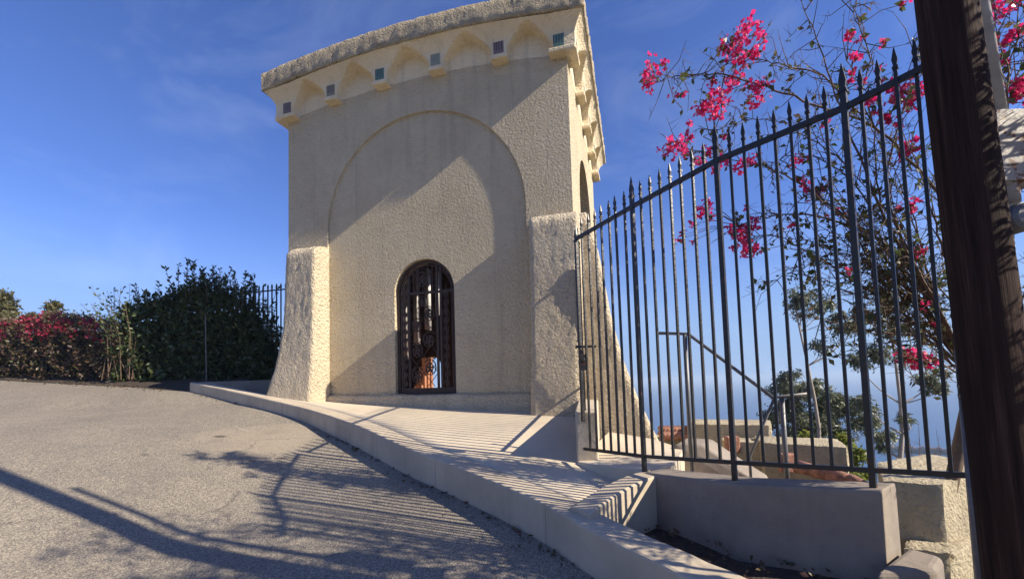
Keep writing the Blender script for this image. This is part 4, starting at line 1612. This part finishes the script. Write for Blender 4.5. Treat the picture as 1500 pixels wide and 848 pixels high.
# ------------------------------------------------------------------ bougainvillea behind the fence
bo = thing('bougainvillea', "sprawling leafless-branched bougainvillea with magenta flower clusters, arching over the fence", "climbing plant", (3.35, 3.75, 0.1))
BO = Vector(bo.location)
stem, twig = MB(), MB()
hub = at(1425, 560, 3.7)
stem.tube(smooth_line([BO - BO + Vector((0, 0, -0.3)), (hub - BO) * 0.5 + Vector((0.05, 0, 0)), hub - BO], 4), [0.05] * 9, 8)
OFF = []
BR = [
    ([(1425, 560, 3.7), (1400, 330, 3.7), (1330, 235, 3.8), (1270, 180, 3.9), (1190, 152, 3.9), (1110, 123, 4.0), (1040, 108, 4.0), (990, 112, 4.0), (958, 122, 4.0)], 0.016),
    ([(1270, 180, 3.9), (1205, 112, 3.95), (1150, 97, 4.0), (1100, 85, 4.0), (1075, 72, 4.0)], 0.008),
    ([(1425, 560, 3.7), (1370, 450, 3.7), (1300, 330, 3.7), (1240, 180, 3.75), (1200, 70, 3.8), (1170, -10, 3.8)], 0.016),
    ([(1240, 180, 3.75), (1275, 90, 3.7), (1250, 20, 3.7), (1265, -20, 3.7)], 0.007),
    ([(1425, 560, 3.7), (1350, 450, 3.8), (1270, 350, 3.9), (1200, 318, 4.0), (1140, 315, 4.0), (1085, 330, 4.0)], 0.018),
    ([(1425, 560, 3.7), (1330, 390, 3.8), (1240, 320, 3.9), (1160, 262, 4.0), (1085, 236, 4.05), (1000, 216, 4.1)], 0.015),
    ([(1425, 560, 3.7), (1350, 480, 3.8), (1270, 425, 3.9), (1195, 375, 4.0), (1130, 345, 4.05), (1095, 350, 4.05)], 0.014),
    ([(1425, 560, 3.7), (1370, 440, 3.6), (1320, 350, 3.55), (1300, 260, 3.5), (1320, 170, 3.5), (1345, 110, 3.5), (1335, 60, 3.5)], 0.014),
    ([(1425, 560, 3.7), (1380, 535, 3.6), (1340, 525, 3.55), (1318, 527, 3.55)], 0.010),
    ([(1240, 240, 3.8), (1190, 205, 3.9), (1130, 176, 3.95), (1080, 180, 4.0), (1030, 200, 4.05)], 0.006),
    ([(1425, 560, 3.7), (1395, 420, 3.5), (1370, 330, 3.5), (1350, 250, 3.45), (1330, 215, 3.45)], 0.013),
    ([(1350, 450, 3.8), (1290, 410, 3.85), (1230, 300, 3.9), (1200, 280, 3.9), (1160, 300, 3.9)], 0.009),
    ([(1370, 450, 3.7), (1300, 405, 3.8), (1230, 370, 3.9), (1170, 395, 3.95), (1125, 415, 4.0)], 0.008),
    ([(1300, 330, 3.7), (1230, 250, 3.8), (1170, 225, 3.9), (1130, 240, 3.9)], 0.008),
    ([(1330, 390, 3.8), (1290, 300, 3.7), (1280, 200, 3.7), (1270, 140, 3.7), (1240, 90, 3.7)], 0.009),
    ([(1425, 560, 3.7), (1410, 470, 3.6), (1350, 400, 3.6), (1290, 390, 3.6), (1245, 395, 3.7)], 0.009),
    ([(1425, 560, 3.7), (1450, 330, 3.5), (1470, 170, 3.4), (1482, 80, 3.35), (1500, 10, 3.3)], 0.014),
    ([(1470, 170, 3.4), (1500, 90, 3.4), (1530, 20, 3.4)], 0.010),
    ([(1465, 200, 3.4), (1478, 120, 3.3), (1462, 60, 3.3), (1455, -10, 3.3)], 0.008),
    ([(1450, 330, 3.5), (1500, 200, 3.4), (1510, 130, 3.4), (1495, 60, 3.4)], 0.009)]
for k in range(34):
    t = random.random()
    sx, sy = 1425 - 60 * t, 560 - 130 * t
    ex, ey = random.uniform(1150, 1400), random.uniform(190, 460)
    if k % 3 == 0: ex, ey = random.uniform(1180, 1340), random.uniform(250, 520)
    d1 = random.uniform(3.6, 4.1)
    BR.append(([(sx, sy, 3.7), (sx + (ex - sx) * 0.45 + random.uniform(-15, 15), sy + (ey - sy) * 0.55 + random.uniform(-20, 20), 3.7 + (d1 - 3.7) * 0.5), (ex, ey, d1)], random.uniform(0.006, 0.012)))
def back_at(p):
    """photograph coordinates of a place, for boughs given in metres"""
    d = Vector(p) - EYE
    z = d.dot(fw)
    return (CX + FPX * d.dot(crt) / z, CY - FPX * d.dot(cup) / z, p[1])


for k in range(40):
    y = random.uniform(1.35, 2.5)
    x = max(1.22 * y + 0.30, 2.7) + random.uniform(0, 0.8)
    z = random.uniform(1.9, 3.4) if k < 22 else random.uniform(3.0, 4.5)
    BR.append(([back_at((3.35, 3.2, 1.2)), back_at((3.4 + random.uniform(-.2, .3), 2.7, 1.9 + random.uniform(-.2, .3))), back_at((x, y, z)), back_at((x - 0.15, y - 0.15, z + 0.12))], 0.010))
    OFF.append((x, y, z))
LP, LD, nodes = [], [], []
for pl, r0 in BR:
    L = smooth_line([at(*q) - BO for q in pl], 6)
    L = [p + Vector((random.gauss(0, 0.006), random.gauss(0, 0.006), random.gauss(0, 0.006))) for p in L]
    n_ = len(L)
    stem.tube(L, [max(0.0028, r0 * (1 - 0.85 * k / (n_ - 1))) for k in range(n_)], 6)
    for k in range(4, n_):
        nodes.append((L[k], (L[k] - L[k - 1]).normalized(), k / n_))
for p, d, f_ in nodes:
    for _ in range(2 if random.random() < 0.75 else 1):
        Ls = random.uniform(0.08, 0.42)
        dd = (d * random.uniform(-0.1, 0.8) + Vector((random.gauss(0, 0.6), random.gauss(0, 0.5), random.gauss(0.15, 0.6)))).normalized()
        q = p + dd * Ls * 0.5 + Vector((random.gauss(0, 0.03), random.gauss(0, 0.03), random.gauss(0, 0.03)))
        e = q + (dd + Vector((random.gauss(0, 0.4), random.gauss(0, 0.4), random.gauss(0, 0.4)))).normalized() * Ls * 0.5
        twig.tube([p, q, e], [0.0042, 0.0028, 0.0012], 4)
        for _ in range(2):
            s = q.lerp(e, random.random())
            e2 = s + Vector((random.gauss(0, 1), random.gauss(0, 1), random.gauss(0, 1))).normalized() * random.uniform(0.03, 0.14)
            twig.tube([s, e2], [0.0022, 0.0009], 3)
        if random.random() < 0.47:
            for _ in range(random.randint(2, 7)):
                s = p.lerp(q, random.random()) if random.random() < 0.4 else q.lerp(e, random.random())
                LP.append(s)
                LD.append(Vector((random.gauss(0, 1), random.gauss(0, 1), random.gauss(-0.5, 0.8))))
FL = [(1085, 48, 16, 26), (1098, 42, 10, 14), (1112, 52, 12, 18), (1070, 66, 12, 18), (1082, 72, 14, 24), (1060, 66, 9, 12), (1108, 75, 8, 10), (960, 103, 16, 14), (944, 118, 8, 8), (950, 98, 10, 8),
      (953, 128, 8, 8), (972, 92, 6, 5), (1000, 137, 3, 3), (985, 138, 6, 4), (1040, 148, 18, 44), (1056, 140, 15, 30), (1028, 160, 10, 18), (1048, 163, 12, 24), (1075, 118, 12, 16), (1044, 118, 9, 10),
      (1104, 128, 14, 22), (1118, 125, 10, 14), (1098, 148, 8, 9), (1115, 148, 8, 8), (1085, 95, 10, 12), (1100, 90, 10, 10), (1008, 205, 8, 8), (990, 210, 14, 22), (976, 222, 9, 16), (1000, 222, 12, 20),
      (1010, 182, 4, 4), (1022, 235, 10, 14), (1040, 222, 10, 12), (1058, 238, 12, 18), (1048, 248, 8, 9), (1085, 240, 12, 16), (1102, 235, 10, 14), (1062, 198, 4, 4), (1035, 303, 10, 14), (1025, 310, 9, 12),
      (1040, 315, 7, 8), (1090, 335, 16, 34), (1103, 330, 11, 18), (1088, 352, 14, 30), (1095, 368, 11, 18), (1075, 340, 9, 12), (1108, 365, 8, 9), (1000, 345, 5, 5), (993, 352, 4, 4), (1010, 328, 5, 4), (1018, 352, 4, 3),
      (1180, 268, 12, 12), (1195, 283, 10, 12), (1205, 275, 7, 7), (1170, 235, 8, 8), (1182, 232, 6, 6), (1245, 50, 7, 8), (1258, 57, 5, 5), (1253, 84, 8, 10), (1250, 104, 5, 5), (1245, 117, 5, 5), (1262, 122, 6, 6),
      (1296, 63, 4, 4), (1289, 98, 4, 4), (1322, 128, 14, 26), (1335, 142, 14, 26), (1330, 155, 9, 14), (1310, 140, 9, 12), (1350, 130, 10, 16), (1275, 145, 9, 12), (1283, 165, 5, 6), (1300, 178, 6, 8), (1295, 172, 5, 5),
      (1318, 182, 6, 7), (1330, 212, 10, 16), (1324, 222, 9, 14), (1338, 220, 8, 10), (1290, 120, 5, 6), (1245, 398, 4, 4), (1335, 300, 9, 10), (1348, 370, 7, 9), (1340, 375, 6, 6), (1320, 303, 5, 5),
      (1322, 518, 10, 16), (1334, 524, 10, 16), (1350, 532, 11, 22), (1362, 528, 9, 14), (1343, 522, 8, 10), (1372, 475, 6, 6), (1355, 450, 6, 6), (1325, 6, 4, 4), (1172, 0, 5, 0), (1205, 40, 0, 0),
      (1452, 12, 10, 14), (1466, 22, 8, 10), (1448, 25, 6, 7), (1490, 6, 8, 10), (1478, 10, 6, 6), (1482, 52, 9, 12), (1494, 46, 10, 14), (1458, 58, 5, 5), (1470, 66, 6, 6), (1468, 82, 5, 4), (1475, 90, 5, 5),
      (1490, 128, 12, 24), (1500, 140, 10, 18), (1484, 142, 8, 12), (1497, 118, 8, 12), (1192, 345, 4, 0), (1225, 310, 6, 6), (1212, 182, 5, 5), (1160, 330, 5, 5), (1395, 130, 5, 6)]
FP, FD = [], []
for px, py, r, n_ in FL:
    if not n_: continue
    d = 4.0 + random.gauss(0, 0.06) if px < 1230 else (3.6 if px < 1400 else 3.35)
    c = at(px, py, d) - BO
    rr = r / 650 * d
    for k in range(int(n_ * 1.15)):
        v = Vector((random.gauss(0, 0.48), random.gauss(0, 0.6), random.gauss(0, 0.48))) * rr
        ax_ = Vector((random.gauss(0, 1), random.gauss(0, 1), random.gauss(0, 1))).normalized()
        s = ax_.orthogonal().normalized()
        t = ax_.cross(s)
        for j in range(3):
            w = 2 * PI * j / 3 + random.uniform(-0.3, 0.3)
            FP.append(c + v)
            FD.append(ax_ * 0.75 + s * math.cos(w) + t * math.sin(w))
    # the sprig that carries the cluster
    near = min(nodes, key=lambda q: (q[0] - c).length)[0]
    mid = near.lerp(c, 0.5) + Vector((0, 0, 0.04))
    twig.tube([near, mid, c], [0.0045, 0.0032, 0.0018], 4)
    for _ in range(random.randint(1, 5)):
        LP.append(c + Vector((random.gauss(0, 0.6), random.gauss(0, 0.6), random.gauss(0, 0.6))) * rr)
        LD.append(Vector((random.gauss(0, 1), random.gauss(0, 1), random.gauss(-0.5, 0.8))))
for (x, y, z) in OFF:
    c = Vector((x, y, z)) - BO
    for _ in range(48):
        LP.append(c + Vector((random.gauss(0, 0.23), random.gauss(0, 0.15), random.gauss(0, 0.23))))
        LD.append(Vector((random.gauss(0, 1), random.gauss(0, 1), random.gauss(-0.3, 0.8))))
    for _ in range(34):
        q_ = c + Vector((random.gauss(0.05, 0.10), random.gauss(-0.03, 0.10), random.gauss(0.05, 0.10)))
        FP.append(q_)
        FD.append(Vector((random.gauss(0, 1), random.gauss(0, 1), random.gauss(0, 1))))
stem.build('branches', M['bark'], bo, smooth=True)
twig.build('twigs', M['bark'], bo)
leaf_mesh('foliage', LP, LD, 0.055, M['vineleaf'], bo, 0.6)
leaf_mesh('blossoms', FP, FD, 0.036, M['bract'], bo, 0.9, 0.35)

# ------------------------------------------------------------------ boat on the sea
bp = at(1338, 665, 340)
bt = thing('boat', "long low dark boat with a rusty red deck lying on the sea", "boat", (bp.x, bp.y, -60), math.atan2(-bp.x, bp.y) + 0.1)
b = MB()
rings = []
for k in range(21):
    t = -1 + 2 * k / 20
    w = 4.0 * (1 - abs(t) ** 3.2) + 0.15
    x = 21 * t
    h = 3.2 + 1.2 * max(0, t) ** 2
    rings.append([(x, -w, h), (x, -w * 0.7, -0.6), (x, w * 0.7, -0.6), (x, w, h)])
b.loft(rings)
b.build('hull', M['hull'], bt)
b = MB()
for k in range(16):
    x = -17 + 2.2 * k
    b.box((x, -2.4 + random.uniform(-.3, .3), 3.0), (x + random.uniform(1.2, 2.0), 2.4, 3.2 + random.uniform(0.8, 2.2)))
b.build('deck_cargo', M['deckgoods'], bt)

# leaf litter at the foot of the hedges
P, D = [], []
for k in range(420):
    t = random.random()
    g = Vector((-14.2, 12.15, 0)).lerp(Vector((-7.7, 10.2, 0)), t)
    g += Vector((random.gauss(0, 0.1), -abs(random.gauss(0, 0.16)), 0))
    P.append((g.x, g.y, zr(g.y) + 0.012))
    D.append((random.gauss(0, 1), random.gauss(0, 1), 0.1))
for k in range(260):
    i = random.randint(i0, len(KERB) - 12)
    q_ = kerb_off(i, -abs(random.gauss(0.0, 0.10)) - 0.03).lerp(kerb_off(i + 1, -0.05), random.random())
    P.append((q_.x, q_.y, zr(q_.y) + 0.015))
    D.append((random.gauss(0, 1), random.gauss(0, 1), 0.15))
for k in range(420):
    i, j = random.randint(0, 14), random.random()
    q_ = K1[i].lerp(K2[i], j)
    P.append((q_.x + random.gauss(0, 0.06), q_.y + random.gauss(0, 0.06), 0.315))
    D.append((random.gauss(0, 1), random.gauss(0, 1), 0.3))
for k in range(70):
    q_ = A_[random.randint(6, 39)].lerp(B_[random.randint(6, 39)], random.random())
    if q_.y > 8.3: continue
lt = leaf_mesh('leaf_litter', P, D, 0.05, M['dryleaf'], None, 0.6)
tag(lt, kind='stuff')

# ------------------------------------------------------------------ sea air
hm_ = bpy.data.materials.new("sea_haze")
hm_.use_nodes = True
hn = hm_.node_tree
hn.nodes.clear()
ho = hn.nodes.new("ShaderNodeOutputMaterial")
hv = hn.nodes.new("ShaderNodeVolumePrincipled")
hv.inputs["Color"].default_value = (0.62, 0.80, 1.0, 1)
hv.inputs["Density"].default_value = 0.00045
hv.inputs["Anisotropy"].default_value = 0.0
hn.links.new(hv.outputs[0], ho.inputs["Volume"])
b = MB()
b.box((-12000, -12000, -77), (12000, 12000, 14.5))
tag(b.build('haze', hm_), kind='stuff')
